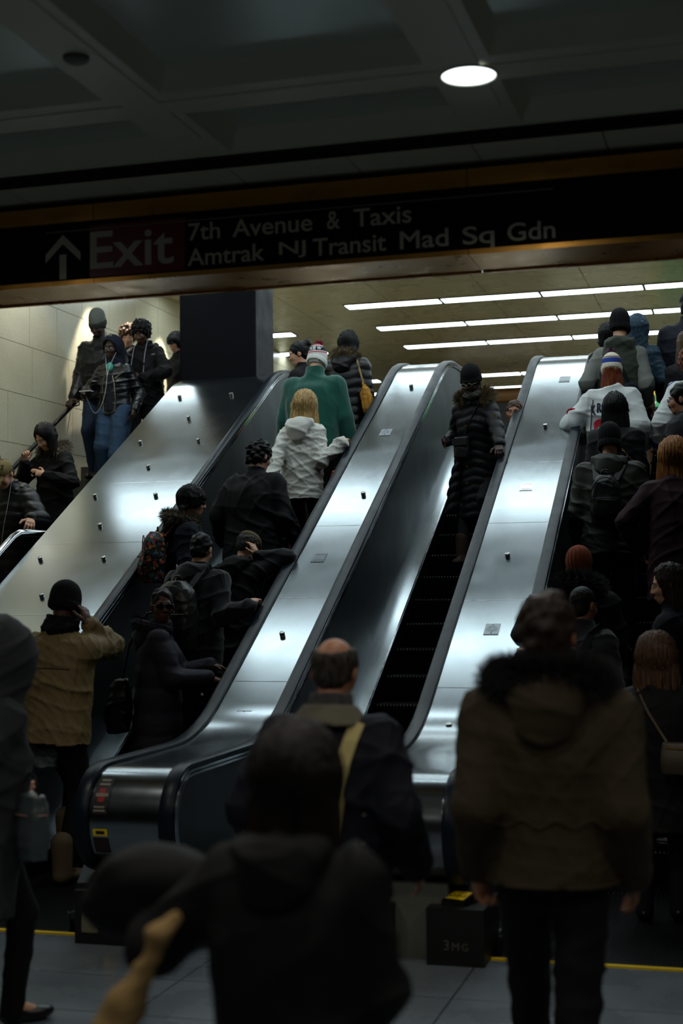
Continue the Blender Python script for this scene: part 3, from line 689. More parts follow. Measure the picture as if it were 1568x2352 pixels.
def surface_nets(D, A):
    nx, ny, nz = D.shape; Sg = D < 0
    cnt = np.zeros((nx - 1, ny - 1, nz - 1), np.int8)
    for dx in (0, 1):
        for dy in (0, 1):
            for dz in (0, 1): cnt += Sg[dx:nx - 1 + dx, dy:ny - 1 + dy, dz:nz - 1 + dz]
    I, J, K = np.nonzero((cnt > 0) & (cnt < 8)); n = len(I)
    ids = np.full(cnt.shape, -1, np.int32); ids[I, J, K] = np.arange(n)
    V = np.zeros((n, 3)); W = np.zeros(n); corner = [(0, 0, 0), (1, 0, 0), (0, 1, 0), (1, 1, 0), (0, 0, 1), (1, 0, 1), (0, 1, 1), (1, 1, 1)]
    vals = [D[I + c[0], J + c[1], K + c[2]].astype(float) for c in corner]
    for a, b in ((0, 1), (2, 3), (4, 5), (6, 7), (0, 2), (1, 3), (4, 6), (5, 7), (0, 4), (1, 5), (2, 6), (3, 7)):
        va, vb = vals[a], vals[b]; m = (va < 0) != (vb < 0); t = np.where(m, va / np.where(m, va - vb, 1), 0)
        for ax, Q in enumerate((I, J, K)):
            pa = A[ax][Q + corner[a][ax]]; pb = A[ax][Q + corner[b][ax]]; V[:, ax] += np.where(m, pa + (pb - pa) * t, 0)
        W += m
    V /= W[:, None]; F = []
    for ax in range(3):
        s0 = [slice(1, -1)] * 3; s0[ax] = slice(0, -1); s1 = [slice(1, -1)] * 3; s1[ax] = slice(1, None)
        a = Sg[tuple(s0)]; b = Sg[tuple(s1)]; P = np.nonzero(a != b); inside = a[P]
        off = [1, 1, 1]; off[ax] = 0; P = [P[i] + off[i] for i in range(3)]
        u, v = [(1, 2), (2, 0), (0, 1)][ax]
        def cid(du, dv):
            q = [P[0].copy(), P[1].copy(), P[2].copy()]; q[u] += du; q[v] += dv; return ids[q[0], q[1], q[2]]
        q = np.stack([cid(-1, -1), cid(0, -1), cid(0, 0), cid(-1, 0)], 1); q[~inside] = q[~inside][:, ::-1]; F.append(q)
    return V, np.concatenate(F)
def np_mesh(name, V, F, mats, disp=None):
    me = bpy.data.meshes.new(name); me.vertices.add(len(V)); me.vertices.foreach_set('co', V.astype(np.float32).ravel())
    nf = len(F); me.loops.add(nf * 4); me.loops.foreach_set('vertex_index', F.astype(np.int32).ravel())
    me.polygons.add(nf); me.polygons.foreach_set('loop_start', np.arange(0, nf * 4, 4, dtype=np.int32)); me.polygons.foreach_set('loop_total', np.full(nf, 4, np.int32))
    me.update(calc_edges=True); me.polygons.foreach_set('use_smooth', [True] * nf)
    for m in (mats if isinstance(mats, (list, tuple)) else [mats]): me.materials.append(m)
    if disp is not None:
        N = np.zeros(len(V) * 3, np.float32); me.vertices.foreach_get('normal', N); N = N.reshape(-1, 3)
        V2 = V + N * disp(V, N)[:, None]; me.vertices.foreach_set('co', V2.astype(np.float32).ravel()); me.update()
    return me
def link(name, me, parent):
    o = bpy.data.objects.new(name, me); COL.objects.link(o); o.parent = parent; return o
def sdf_obj(name, ops, base, m, parent, disp=None, zones=((), (), ())):
    V, F = sdf_arrays(ops, base, zones); return link(name, np_mesh(name, V, F, m, disp), parent)

def waves(seed, amp, fr=(14, 30), n=6, zs=1.7):
    g = np.random.RandomState(seed); W = g.normal(size=(n, 3)); W[:, 2] *= zs; W /= np.linalg.norm(W, axis=1)[:, None]; fq = g.uniform(*fr, n); ph = g.uniform(0, 7, n)
    W2 = g.normal(size=(n, 3)); W2 /= np.linalg.norm(W2, axis=1)[:, None]
    def f(V, N):
        d = np.zeros(len(V)); lo = np.zeros(len(V))
        for i in range(n):
            wv = 1.3 * np.sin(V @ W2[i] * 11 + ph[i] * 2); ms = .5 + .5 * np.sin(V @ W2[(i + 1) % n] * 8 + ph[i] * 3)
            d += (1 - np.abs(np.sin(V @ W[i] * fq[i] * .85 + ph[i] + wv))) ** 3 * ms
            lo += np.sin(V @ W2[i] * 13 + ph[i])
        return amp * (5.5 * d / n - .9 + .6 * lo / n)
    return f
def puffs(pitch, amp, seed=0, diag=.0):
    w = waves(seed, amp * .35, (20, 45))
    def f(V, N): return amp * (np.abs(np.sin((V[:, 2] + diag * np.abs(V[:, 0]) + .006 * np.sin(V[:, 0] * 30)) * math.pi / pitch)) - .7) + w(V, N)
    return f
def ribs(nr, amp, c=(0, 0)):
    return lambda V, N: amp * np.cos(np.arctan2(V[:, 1] - c[1], V[:, 0] - c[0]) * nr)
def bumps(seed, amp, fq=(90, 160)):
    g = np.random.RandomState(seed); W = g.normal(size=(10, 3)); W /= np.linalg.norm(W, axis=1)[:, None]; f_ = g.uniform(fq[0], fq[1], 10); ph = g.uniform(0, 7, 10)
    return lambda V, N: amp * sum(np.sin(V @ W[i] * f_[i] + ph[i] + 1.5 * np.sin(V @ W[(i + 3) % 10] * f_[i] * .5)) for i in range(10)) / 3.5
def sum_d(*fs): return lambda V, N: sum(f(V, N) for f in fs)

# ------------------------------------------------------------------ people
def skin(name, rgb): return mat(name, rgb, .5, 0, .45, bump=.06, bscale=220, var=.12, vscale=18, sub=.05)
SK = {'dark': skin('skin_dark', (86, 52, 36)), 'deep': skin('skin_deep', (58, 36, 27)), 'mid': skin('skin_mid', (168, 116, 86)), 'light': skin('skin_light', (212, 160, 130))}
HAIRM = {}
def hair_mat(name, rgb, rgb2):
    if name in HAIRM: return HAIRM[name]
    m = bpy.data.materials.new(name); m.use_nodes = True; HAIRM[name] = m; nt = m.node_tree; N = nt.nodes; L = nt.links; b = N['Principled BSDF']; b.inputs['Roughness'].default_value = .5; b.inputs['Specular IOR Level'].default_value = .22
    tc = N.new('ShaderNodeTexCoord'); mp = N.new('ShaderNodeMapping'); mp.inputs['Scale'].default_value = (90, 90, 9); L.new(tc.outputs['Object'], mp.inputs[0])
    n = N.new('ShaderNodeTexNoise'); n.inputs['Scale'].default_value = 1.5; n.inputs['Detail'].default_value = 5; L.new(mp.outputs[0], n.inputs['Vector'])
    cr = N.new('ShaderNodeValToRGB'); cr.color_ramp.elements[0].position = .35; cr.color_ramp.elements[1].position = .68
    cr.color_ramp.elements[0].color = (*lin(rgb), 1); cr.color_ramp.elements[1].color = (*lin(rgb2), 1); L.new(n.outputs['Fac'], cr.inputs[0]); L.new(cr.outputs[0], b.inputs['Base Color'])
    bp = N.new('ShaderNodeBump'); bp.inputs['Strength'].default_value = .6; bp.inputs['Distance'].default_value = .002; L.new(n.outputs['Fac'], bp.inputs['Height']); L.new(bp.outputs[0], b.inputs['Normal'])
    return m
BLACKH = lambda: hair_mat('hair_black', (4, 4, 4), (20, 17, 16))
BROWNH = lambda: hair_mat('hair_brown', (38, 24, 14), (88, 58, 36))
EYEW = mat('eye_white', (190, 185, 175), .2); EYED = mat('eye_dark', (22, 14, 10), .15)
LIP = mat('lips', (120, 62, 52), .4)
GLASS = mat('spectacle_frame', (30, 26, 24), .25, .4); SUNG = mat('sunglass_lens', (8, 8, 9), .08, 0, .8)
CORD = mat('white_cord', (205, 210, 212), .4); ZIP = mat('zip_metal', (170, 168, 160), .25, .9); GOLD = mat('gold_metal', (190, 150, 70), .3, 1)
CLOTH = {}
def cloth(name, rgb, rough=.75, bump=.25, bscale=260, sheen=.0, spec=.3, var=.12): return mat(name, rgb, rough, 0, spec, bump=bump, bscale=bscale, var=var, vscale=10, sheen=sheen)
BLACKC = cloth('cloth_black', (12, 12, 14), .7, .2, spec=.2); NAVYC = cloth('cloth_navy', (13, 16, 28), .75, spec=.2); BLACKN = cloth('nylon_black', (13, 14, 17), .42, .1, spec=.35)
JEANS = cloth('denim', (38, 62, 88), .8, .3, var=.4); BLACKT = cloth('trousers_black', (14, 14, 16), .8, spec=.2)
FURG = mat('fur_grey_brown', (112, 104, 88), .9, var=.3); FURB = mat('fur_black', (14, 15, 17), .8); FURBR = mat('fur_brown', (96, 78, 52), .9, var=.3)
SHOEM = mat('shoe_black', (12, 12, 13), .35)

def rotx(a): c, s = math.cos(R(a)), math.sin(R(a)); return np.array([[1, 0, 0], [0, c, -s], [0, s, c]])
def roty(a): c, s = math.cos(R(a)), math.sin(R(a)); return np.array([[c, 0, s], [0, 1, 0], [-s, 0, c]])
def rotz(a): c, s = math.cos(R(a)), math.sin(R(a)); return np.array([[c, -s, 0], [s, c, 0], [0, 0, 1]])
def unit(v): v = np.array(v, float); return v / (np.linalg.norm(v) + 1e-9)

def fur(name, pts, rad, n, length, m, parent, seed=1, up=None):
    """tufts that stand off a padded roll along pts"""
    g = random.Random(seed); P = [Vector(p) for p in pts]; m2 = MB(); n = int(n * 2.6)
    m2.tube(P, [rad * .8] * len(P), 8)
    for i in range(n):
        t = g.random() * (len(P) - 1); k = int(t); a = P[k].lerp(P[k + 1], t - k); tan = (P[k + 1] - P[k]).normalized(); u = tan.orthogonal().normalized(); v = tan.cross(u); an = g.random() * 6.283
        d = (u * math.cos(an) + v * math.sin(an)); c = a + d * rad * .55; d = (d + tan * g.uniform(-.5, .5) + Vector((0, 0, g.uniform(-.25, .15)))).normalized(); w = rad * .055
        tip = c + d * (rad * .45 + length * g.uniform(.5, 1.1)); mid = c.lerp(tip, .5) + Vector((g.uniform(-1, 1), g.uniform(-1, 1), g.uniform(-1, 1))) * length * .15
        e = d.orthogonal().normalized(); f = d.cross(e)
        vs = [c + e * w, c - e * w * .5 + f * w * .87, c - e * w * .5 - f * w * .87, mid + e * w * .7, mid - e * w * .35 + f * w * .6, mid - e * w * .35 - f * w * .6, tip]
        m2.add(vs, [(0, 1, 4, 3), (1, 2, 5, 4), (2, 0, 3, 5), (3, 4, 6), (4, 5, 6), (5, 3, 6)])
    return m2.build(name, m, parent, True)

class Person: pass
def hand_ops(w, f, n, right, s, curl=.35, thumb=.4):
    f = unit(f); n = np.array(n, float); n = unit(n - f * (n @ f)); t = np.cross(f, n) if right else np.cross(n, f); ops = []
    w = np.array(w, float)
    def P(a, b, c): return w + s * (f * a + t * b + n * c)
    for b, r in ((.026, .012), (.009, .013), (-.008, .0125), (-.024, .011)): ops.append(rc(P(.0, b * .6, 0), P(.088, b, .002), .016 * s, r * s, .012))
    ops.append(ell(P(.05, 0, .006), (.02 * s, .02 * s, .02 * s), None, .02))
    for i, (b, ln, r) in enumerate(((.029, .070, .0088), (.010, .078, .0092), (-.009, .072, .0088), (-.027, .056, .0078))):
        q = P(.09, b, .002); ang = 0; dirn = f
        for j, fr in enumerate((.46, .3, .24)):
            ang += curl * (1.0 + .12 * i) * (1.25 if j == 1 else 1); dirn = unit(f * math.cos(ang) + n * math.sin(ang) + t * (.10 - .07 * i) * (1 if curl < .6 else .3))
            q2 = q + dirn * ln * fr * s; ops.append(rc(q, q2, r * s * (1 - .07 * j), r * s * (.93 - .07 * j), .004)); q = q2
    q = P(.022, .024, .006); q2 = q + s * .05 * unit(f * .62 + t * .75 + n * .25 * thumb); q3 = q2 + s * .036 * unit(f * .85 + t * .3 + n * thumb)
    ops += [rc(q, q2, .0135 * s, .0105 * s, .01), rc(q2, q3, .0105 * s, .0085 * s, .004)]
    ctr = P(.09, 0, .02); return ops, ctr

def person(label, pos, yaw, H, tone='mid', lean=0, head=(0, 0, 0), group='people on the escalators and stairs', detail=True, shw=.0, **o):
    s = H / 1.75; p = Person(); p.s = s; p.pos = np.array(pos, float); p.yaw = yaw; p.label = label
    hs = o.get('head_scale', (s + 1) / 2)
    piv = np.array([0, 0, .95 * s]); M = rotx(-lean); p.M = M
    def T(q): q = np.array(q, float) * s; return M @ (q - piv) + piv if q[2] > piv[2] else q
    p.T = T; Rz = rotz(yaw)
    p.loc = lambda wpt: Rz.T @ (np.array(wpt, float) - p.pos)
    Mh = M @ rotz(head[0]) @ rotx(head[1]) @ roty(head[2]); neck = T((0, -.005, 1.47)); hc = neck + M @ np.array([0, .012, .05]) * s + Mh @ np.array([0, .012, .108]) * hs
    p.Mh, p.hc, p.hs = Mh, hc, hs
    def Hd(q): return hc + Mh @ (np.array(q, float) * hs)
    p.Hd = Hd
    g = o.get('girth', 1.0); sh = .152 + shw * .8
    # ---- body: one continuous surface
    ops = []
    def he(c, r, k=.012, mode='u'): ops.append(ell(Hd(c), np.array(r) * hs, Mh, k, mode))
    def hr(a, b, r1, r2, k=.012, mode='u'): ops.append(rc(Hd(a), Hd(b), r1 * hs, r2 * hs, k, mode))
    he((0, -.012, .03), (.074, .094, .088)); he((0, .022, -.03), (.060, .072, .082), .03); he((0, .048, -.088), (.036, .036, .028), .03)
    if detail:
        hr((0, .090, .010), (0, .107, -.030), .008, .0115, .012); hr((-.014, .098, -.034), (.014, .098, -.034), .008, .008, .008)
        hr((-.036, .078, .020), (.036, .078, .020), .0125, .0125, .012)
        for sx in (-1, 1):
            he((sx * .030, .098, .000), (.017, .012, .010), .010, 's'); he((sx * .036, .062, -.030), (.026, .024, .024), .02)
        hr((-.017, .090, -.060), (.017, .090, -.060), .0065, .0065, .006); hr((-.014, .088, -.073), (.014, .088, -.073), .0075, .0075, .006)
    for sx in (-1, 1): he((sx * .078, -.012, -.008), (.010, .021, .032), .008); 
    ops.append(rc(Hd((0, -.022, -.06)), T((0, -.01, 1.45)), .052 * s, .062 * s, .03))
    ops.append(loft([(-.12 * s, 0, 0, .15 * s, .09 * s), (.12 * s, 0, 0, .13 * s * g, .085 * s), (.33 * s, 0, 0, .145 * s, .095 * s), (.47 * s, 0, 0, .13 * s, .07 * s), (.52 * s, 0, 0, .06 * s, .05 * s)], M, piv, 2.2, .04))
    SHO, ELB, WR, hz = {}, {}, {}, []
    for side, sx in (('R', 1), ('L', -1)):
        S0 = T((sx * sh, -.005, 1.375)); spec = o.get('arm' + side, {})
        tgt = spec.get('to')
        if 'world' in spec: tgt = p.loc(spec['world'])
        if tgt is None: tgt = T((sx * (sh + .05), .03, 1.375)) + np.array([sx * .02, .03, -.54]) * s
        tgt = np.array(tgt, float); pole = unit(spec.get('pole', (sx * .25, -1, -.2))); ua, fa = .30 * s, .27 * s
        v = tgt - S0; dl = np.linalg.norm(v)
        if dl > (ua + fa) * .995: tgt = S0 + v / dl * (ua + fa) * .995; v = tgt - S0; dl = np.linalg.norm(v)
        u = v / dl; a = (ua ** 2 - fa ** 2 + dl ** 2) / (2 * dl); h = math.sqrt(max(ua ** 2 - a ** 2, 0)); pp = pole - u * (pole @ u); pp = unit(pp)
        E = S0 + u * a + pp * h; SHO[side], ELB[side], WR[side] = S0, E, tgt
        ops.append(rc(S0, E, .05 * s, .04 * s, .03)); ops.append(rc(E, tgt, .040 * s, .026 * s, .02))
        fd = spec.get('f'); fd = unit(tgt - E) if fd is None else fd
        if 'wf' in spec: fd = Rz.T @ np.array(spec['wf'], float)
        nn = spec.get('n', (-sx, 0, 0))
        if 'wn' in spec: nn = Rz.T @ np.array(spec['wn'], float)
        ho, ctr = hand_ops(tgt, fd, nn, side == 'R', s * spec.get('hs', 1), spec.get('curl', .32)); ops += ho
        if spec.get('show', False): hz.append((ctr, .1 * s))
        elif spec.get('hide', False): pass
    p.SHO, p.ELB, p.WR = SHO, ELB, WR
    feet = o.get('feet', {'R': (.10, .0, 0), 'L': (-.10, .0, 0)}); p.feet = feet; KN = {}; AN = {}
    for side, sx in (('R', 1), ('L', -1)):
        f0 = np.array(feet[side], float); an = f0 * np.array([1, 1, 1]) + np.array([0, -.03, .085]) * s; hip = np.array([sx * .09, 0, .93]) * s
        mid = (hip + an) / 2; L_ = np.linalg.norm(hip - an); bend = math.sqrt(max((.445 * s) ** 2 - (L_ / 2) ** 2, .0004)); kn = mid + np.array([sx * .01, 1, 0]) * bend * (1 if o.get('kneef', True) else .2)
        KN[side], AN[side] = kn, an
        ops.append(rc(hip, kn, .075 * s, .052 * s, .03)); ops.append(rc(kn, an, .05 * s, .036 * s, .02)); ops.append(rc(an, f0 + np.array([0, .12, .03]) * s, .034 * s, .026 * s, .02))
    zs = [[], [], []]
    if detail:
        for i in range(3): zs[i].append((hc[i] - .13 * hs, hc[i] + .135 * hs, .0065 if o.get('fine', True) else .009))
    for c, r in hz:
        for i in range(3): zs[i].append((c[i] - r, c[i] + r, .0045))
    V, F = sdf_arrays(ops, .016, zs)
    body = bpy.data.objects.new('person', np_mesh('person', V, F, SK[tone])); COL.objects.link(body)
    body.location = pos; body.rotation_euler = (0, 0, R(yaw)); tag(body, label, 'person', group); p.body = body
    if o.get('eyes', detail):
        for sx in (-1, 1):
            m2 = MB(); c = Hd((sx * .030, .080, .001)); r = .0115 * hs
            for mi, rr, off in ((0, r, 0), (1, r * .55, .0068 * hs)):
                n_ = 12; cc = c + Mh @ np.array([0, off, 0]); vs = []; fs = []
                for i in range(7):
                    th = math.pi * i / 6
                    for j in range(n_): vs.append(cc + rr * np.array([math.sin(th) * math.cos(6.2832 * j / n_), math.sin(th) * math.sin(6.2832 * j / n_), math.cos(th)]))
                for i in range(6):
                    for j in range(n_): fs.append((i * n_ + j, i * n_ + (j + 1) % n_, (i + 1) * n_ + (j + 1) % n_, (i + 1) * n_ + j))
                m2.add(vs, fs, mi)
            m2.build('eye', [EYEW, EYED], body, True)
            m2 = MB(); m2.tube([Hd((sx * .012, .092, .024)), Hd((sx * .030, .0935, .030)), Hd((sx * .048, .082, .025))], [.003 * hs, .004 * hs, .002 * hs], 6); m2.build('eyebrow', BLACKH() if o.get('brow', 1) else BROWNH(), body, True)
        m2 = MB(); m2.tube([Hd((-.023, .088, -.066)), Hd((0, .0985, -.064)), Hd((.023, .088, -.066))], [.002 * hs, .0052 * hs, .002 * hs], 8); m2.build('lips', LIP if tone in ('mid', 'light') else mat('lips_dark', (84, 44, 38), .4), body, True)
    # ---- trousers and shoes
    tr = o.get('trousers', BLACKT)
    if tr:
        tw = o.get('tw', 1.0); q = [loft([(.78 * s, 0, 0, .13 * s, .09 * s), (.9 * s, 0, 0, .17 * s * g, .115 * s), (1.03 * s, 0, 0, .15 * s * g, .10 * s)], None, (0, 0, 0), 2.2, .04)]
        for side, sx in (('R', 1), ('L', -1)):
            hip = np.array([sx * .09, 0, .90]) * s; q += [rc(hip, KN[side], .098 * s * tw, .072 * s * tw, .02), rc(KN[side], AN[side] + np.array([0, 0, -.03 * s]), .072 * s * tw, .056 * s * tw, .02)]
        sdf_obj('trousers', q, .016, tr, body, waves(int(H * 1000) % 97, .006, (18, 40)))
    if o.get('shoes', True):
        for side in 'RL':
            f0 = np.array(feet[side], float); q = [ell(f0 + np.array([0, .10, .035]) * s, (.048 * s, .085 * s, .035 * s), None, .03), ell(f0 + np.array([0, -.02, .045]) * s, (.042 * s, .07 * s, .045 * s), None, .03)]
            bo = o.get('boot', 0)
            if bo: q.append(rc(f0 + np.array([0, -.03, .06]) * s, f0 + np.array([0, -.035, .06 + bo]) * s, .058 * s, .064 * s, .03))
            sdf_obj('boot' if bo else 'shoe', q, .012, o.get('shoem', SHOEM), body)
    p.piv = piv; p.sh = sh; p.o = o
    return p

def coat(p, m, name='jacket', hem=.78, w=(.20, .19, .195, .205), d=(.145, .135, .14, .14), sl=(.070, .062, .050), collar=.05, disp=None, res=.0095, hood=None, hoodm=None, fur_m=None, fur_len=.05, fur_n=900, sleeve_cut=.0, e=2.4, flare=0, shk=.07, fur_r=.045, back=0.0, hsc=1.0, furw=1.0):
    s, M, piv, T = p.s, p.M, p.piv, p.T; zz = lambda z: (z - .95) * s
    ex = p.sh - .185
    K = [(zz(hem), 0, -.005 * s - back, (w[0] + flare) * s, d[0] * s), (zz((hem + 1.05) / 2), 0, 0 - back * .5, (w[0] * .5 + w[1] * .5) * s, (d[0] + d[1]) / 2 * s), (zz(1.07), 0, 0, w[1] * s, d[1] * s), (zz(1.25), 0, 0, w[2] * s, d[2] * s), (zz(1.35), 0, -.008 * s, min(w[3], p.sh + .035) * s, (d[3] - .01) * s), (zz(1.42), 0, -.012 * s, (p.sh * .78) * s, .098 * s), (zz(1.475), 0, -.006 * s, .078 * s, .078 * s)]
    q = [loft(K, M, piv, e, .04)]
    for side, sx in (('R', 1), ('L', -1)):
        q.append(rc(T((sx * .05, -.012, 1.425)), T((sx * p.sh, -.005, 1.375)), .052 * s, sl[0] * s * .95, shk))
        v = unit(p.WR[side] - p.ELB[side]); end = p.WR[side] - v * sleeve_cut * s
        q += [rc(p.SHO[side], p.ELB[side], sl[0] * s, sl[1] * s, .02), rc(p.ELB[side], end - v * .012 * s, sl[1] * s, sl[2] * s, .018)]
    if collar: q.append(loft([(zz(1.42), 0, -.005 * s, .10 * s, .095 * s), (zz(1.48 + collar), 0, .0, .083 * s, .083 * s)], M, piv, 2, .02))
    dd = disp or waves(int(abs(p.pos[0] * 977 + p.pos[1] * 131)) % 991, .009, (12, 34))
    j = sdf_obj(name, q, res, m, p.body, dd); p.jacket = j
    hm = hoodm or m
    if hood == 'down':
        hk = [ell(T((0, -.115, 1.43)), np.array((.125, .075, .085)) * s, M, .05), rc(T((-.10, -.07, 1.46)), T((-.085, .04, 1.45)), .05 * s, .035 * s, .04), rc(T((.10, -.07, 1.46)), T((.085, .04, 1.45)), .05 * s, .035 * s, .04), ell(T((0, -.15, 1.37)), np.array((.10, .05, .09)) * s, M, .05), ell(T((0, .0, 1.53)), np.array((.08, .085, .08)) * s, M, .02, 's')]
        sdf_obj('hood', hk, .011, hm, j, waves(5, .009, (18, 45)))
        if fur_m:
            pts = [T((.115 * furw * math.cos(a), -.035 + .14 * furw * -math.sin(a), 1.475 + .03 * math.sin(a))) for a in np.linspace(-.9, math.pi + .9, 15)]
            fur('fur_trim', pts, fur_r * s, fur_n, fur_len, fur_m, j, 7)
    if hood == 'up':
        Hd, hs, Mh = p.Hd, p.hs, p.Mh
        hk = [ell(Hd((0, -.025 * hsc, .03)), np.array((.112, .13, .125)) * hs * hsc, Mh, .04), rc(Hd((0, -.04, -.03)), T((0, -.03, 1.42)), .105 * hs * hsc, .12 * s * hsc, .06), ell(Hd((0, .12, -.02)), np.array((.078, .09, .105)) * hs, Mh, .02, 's'), ell(Hd((0, .02, -.01)), np.array((.078, .10, .105)) * hs, Mh, .02, 's')]
        sdf_obj('hood', hk, .010, hm, j, waves(8, .007, (18, 45)))
        if fur_m:
            pts = [Hd((.088 * math.cos(a), .055, -.005 + .115 * math.sin(a))) for a in np.linspace(-1.2, math.pi + 1.2, 16)]
            fur('fur_trim', pts, .03 * hs, fur_n, fur_len, fur_m, j, 9)
    return j

def hair(p, style, m, seed=1, length=.3, name='hair', vol=0.0):
    Hd, Mh, hs, M, T, s = p.Hd, p.Mh, p.hs, p.M, p.T, p.s; q = []
    def he(c, r, k=.02, mode='u'): q.append(ell(Hd(c), np.array(r) * hs, Mh, k, mode))
    th = {'short': .008, 'curly': .024, 'afro': .034, 'buzz': .004}.get(style, .014) + vol
    he((0, -.016, .034), (.074 + th, .092 + th, .088 + th))
    if style in ('short', 'curly', 'afro', 'buzz'):
        he((0, -.055, -.035), (.060 + th * .8, .050 + th * .8, .055)); he((0, .09, -.055), (.088, .085, .105), .015, 's'); he((0, .03, -.13), (.12, .10, .075), .015, 's')
        for sx in (-1, 1): he((sx * .088, -.004, -.02), (.02, .024, .036), .01, 's')
        dis = {'short': bumps(seed, .0055, (60, 120)), 'curly': bumps(seed, .011, (90, 150)), 'afro': bumps(seed, .009, (120, 200)), 'buzz': bumps(seed, .0012, (200, 300))}[style]
        res = .007
    elif style == 'bald':
        he((0, -.03, .075), (.066, .085, .09), .02, 's'); he((0, .09, -.05), (.1, .085, .14), .015, 's'); he((0, -.055, -.03), (.063, .046, .055)); he((0, .03, -.13), (.12, .11, .075), .015, 's')
        for sx in (-1, 1): he((sx * .088, -.004, -.02), (.02, .024, .036), .01, 's')
        dis = bumps(seed, .002, (150, 260)); res = .0065
    elif style == 'bun':
        he((0, -.055, -.03), (.066, .045, .055)); he((0, -.115, .085), (.045, .042, .042)); he((0, .09, -.05), (.080, .085, .105), .015, 's'); he((0, .03, -.13), (.12, .10, .08), .015, 's')
        dis = bumps(seed, .003); res = .007
    else:                                           # long or bob
        bt = -length
        K = [(bt - .02, 0, -.062, .040 + vol, .012), (bt * .88, 0, -.058, .074 + vol, .034), (bt * .5, 0, -.045, .096 + vol, .056), (-.05, 0, -.022, .092 + vol, .085), (.03, 0, -.016, .086 + vol, .10)]
        K = [tuple(v * hs for v in k) for k in K]
        # hangs straight down from the head
        Mv = Mh if style == 'bob' else rotz(math.degrees(math.atan2(-Mh[0, 1], Mh[1, 1])))
        q.append(loft(K, Mv, p.hc, 2.2, .03)); he((0, .098, -.035), (.064, .08, .122), .02, 's'); he((0, .06, -.19), (.060, .07, .10), .03, 's')
        if style == 'bob': he((0, .05, .03), (.084, .06, .06), .02)
        g = np.random.RandomState(seed); c = p.hc; ph = g.uniform(0, 6, 4)
        def dis(V, N):
            a = np.arctan2(V[:, 1] - c[1], V[:, 0] - c[0]); z = V[:, 2]
            return .004 * np.sin(a * 34 + 3 * np.sin(z * 9 + ph[0]) + ph[1]) + .003 * np.sin(a * 61 + 2 * np.sin(z * 14) + ph[2]) + .003 * np.sin(z * 22 + a * 5 + ph[3])
        res = .008
    h = sdf_obj(name, q, res, m, p.body, dis); p.hair = h
    if style == 'long':                             # loose strands at the ends
        g = random.Random(seed); m2 = MB(); Mv = rotz(math.degrees(math.atan2(-Mh[0, 1], Mh[1, 1])))
        for i in range(70):
            a = g.uniform(-.35, math.pi + .35); rx, ry = (.096 + vol) * hs, .085 * hs
            c0 = p.hc + Mv @ np.array([rx * math.cos(a), -.03 * hs - ry * math.sin(a) * .9, -.03 * hs]); c1 = p.hc + Mv @ np.array([rx * math.cos(a) * 1.06, -.045 * hs - .055 * hs * math.sin(a), -length * hs * .6]); c2 = p.hc + Mv @ np.array([rx * math.cos(a) * g.uniform(.8, 1.15), -.05 * hs - .05 * hs * math.sin(a), -length * hs * g.uniform(.95, 1.12)])
            pts = [c0 * (1 - t) ** 2 + 2 * c1 * t * (1 - t) + c2 * t * t for t in np.linspace(0, 1, 7)]; m2.tube(pts, [.004, .008, .010, .010, .009, .007, .001], 5)
        m2.build('loose_strands', m, h, True)
    return h

def beanie(p, m, name='beanie', top=.03, cuff=True, rib=26, slouch=0, amp=.0018, low=-.0, cuffm=None):
    Hd, Mh, hs = p.Hd, p.Mh, p.hs
    q = [ell(Hd((0, -.016, .045)), np.array((.088, .108, .090 + top)) * hs, Mh, .02), ell(Hd((0, -.022 - slouch, .075 + top * .6)), np.array((.070, .085, .055 + top * .25)) * hs, Mh, .03)]
    cut = np.array(Hd((0, 0, -.005 + low))); q.append(ell(Hd((0, .02, -.115 + low)), np.array((.2, .2, .105)) * hs, Mh @ rotx(-8), .006, 's'))
    c = p.hc; Mt = Mh.T
    def dis(V, N):
        L = (V - c) @ Mh; return amp * np.cos(np.arctan2(L[:, 1] + .016, L[:, 0]) * rib)
    h = sdf_obj(name, q, .007, m, p.body, dis)
    if cuff:
        Mc = Mh @ rotx(-8)
        ck = [loft([(-.022 * hs, 0, 0, .087 * hs, .107 * hs), (.0, 0, 0, .093 * hs, .113 * hs), (.03 * hs, 0, 0, .093 * hs, .112 * hs), (.05 * hs, 0, 0, .084 * hs, .102 * hs)], Mc, Hd((0, -.014, .012 + low)), 2, .01)]
        ck.append(loft([(-.03 * hs, 0, 0, .078 * hs, .098 * hs), (-.01 * hs, 0, 0, .078 * hs, .098 * hs)], Mc, Hd((0, -.014, .012 + low)), 2, .01, 's'))
        sdf_obj('cuff', ck, .007, cuffm or m, h, dis)
    return h
def pompom(p, m, parent, r=.04, z=.2):
    c = p.Hd((0, -.03, z)); fur('pompom', [c, c + p.Mh @ np.array([0, 0, .012])], r * .8, 260, r * .35, m, parent, 3)
def glasses(p, sun=False, m=None):
    Hd = p.Hd; m2 = MB(); r = .024 if sun else .020
    for sx in (-1, 1):
        pts = [Hd((sx * .031 + r * 1.15 * math.cos(a), .104, .0 + r * .85 * math.sin(a))) for a in np.linspace(0, 6.2832, 21)]
        m2.tube(pts, .0032 if sun else .0018, 6, 0, False)
        if sun: m2.add([Hd((sx * .031 + r * 1.15 * math.cos(a), .1035, r * .85 * math.sin(a))) for a in np.linspace(0, 6.2832, 21)[:-1]], [tuple(range(20))], 1)
        m2.tube([Hd((sx * (.031 + r * 1.15), .103, .006)), Hd((sx * .080, .06, .008)), Hd((sx * .083, -.01, .006))], .002, 6)
    m2.tube([Hd((-.009, .108, .004)), Hd((.009, .108, .004))], .002, 6)
    return m2.build('sunglasses' if sun else 'glasses', [m or GLASS, SUNG], p.body, True)
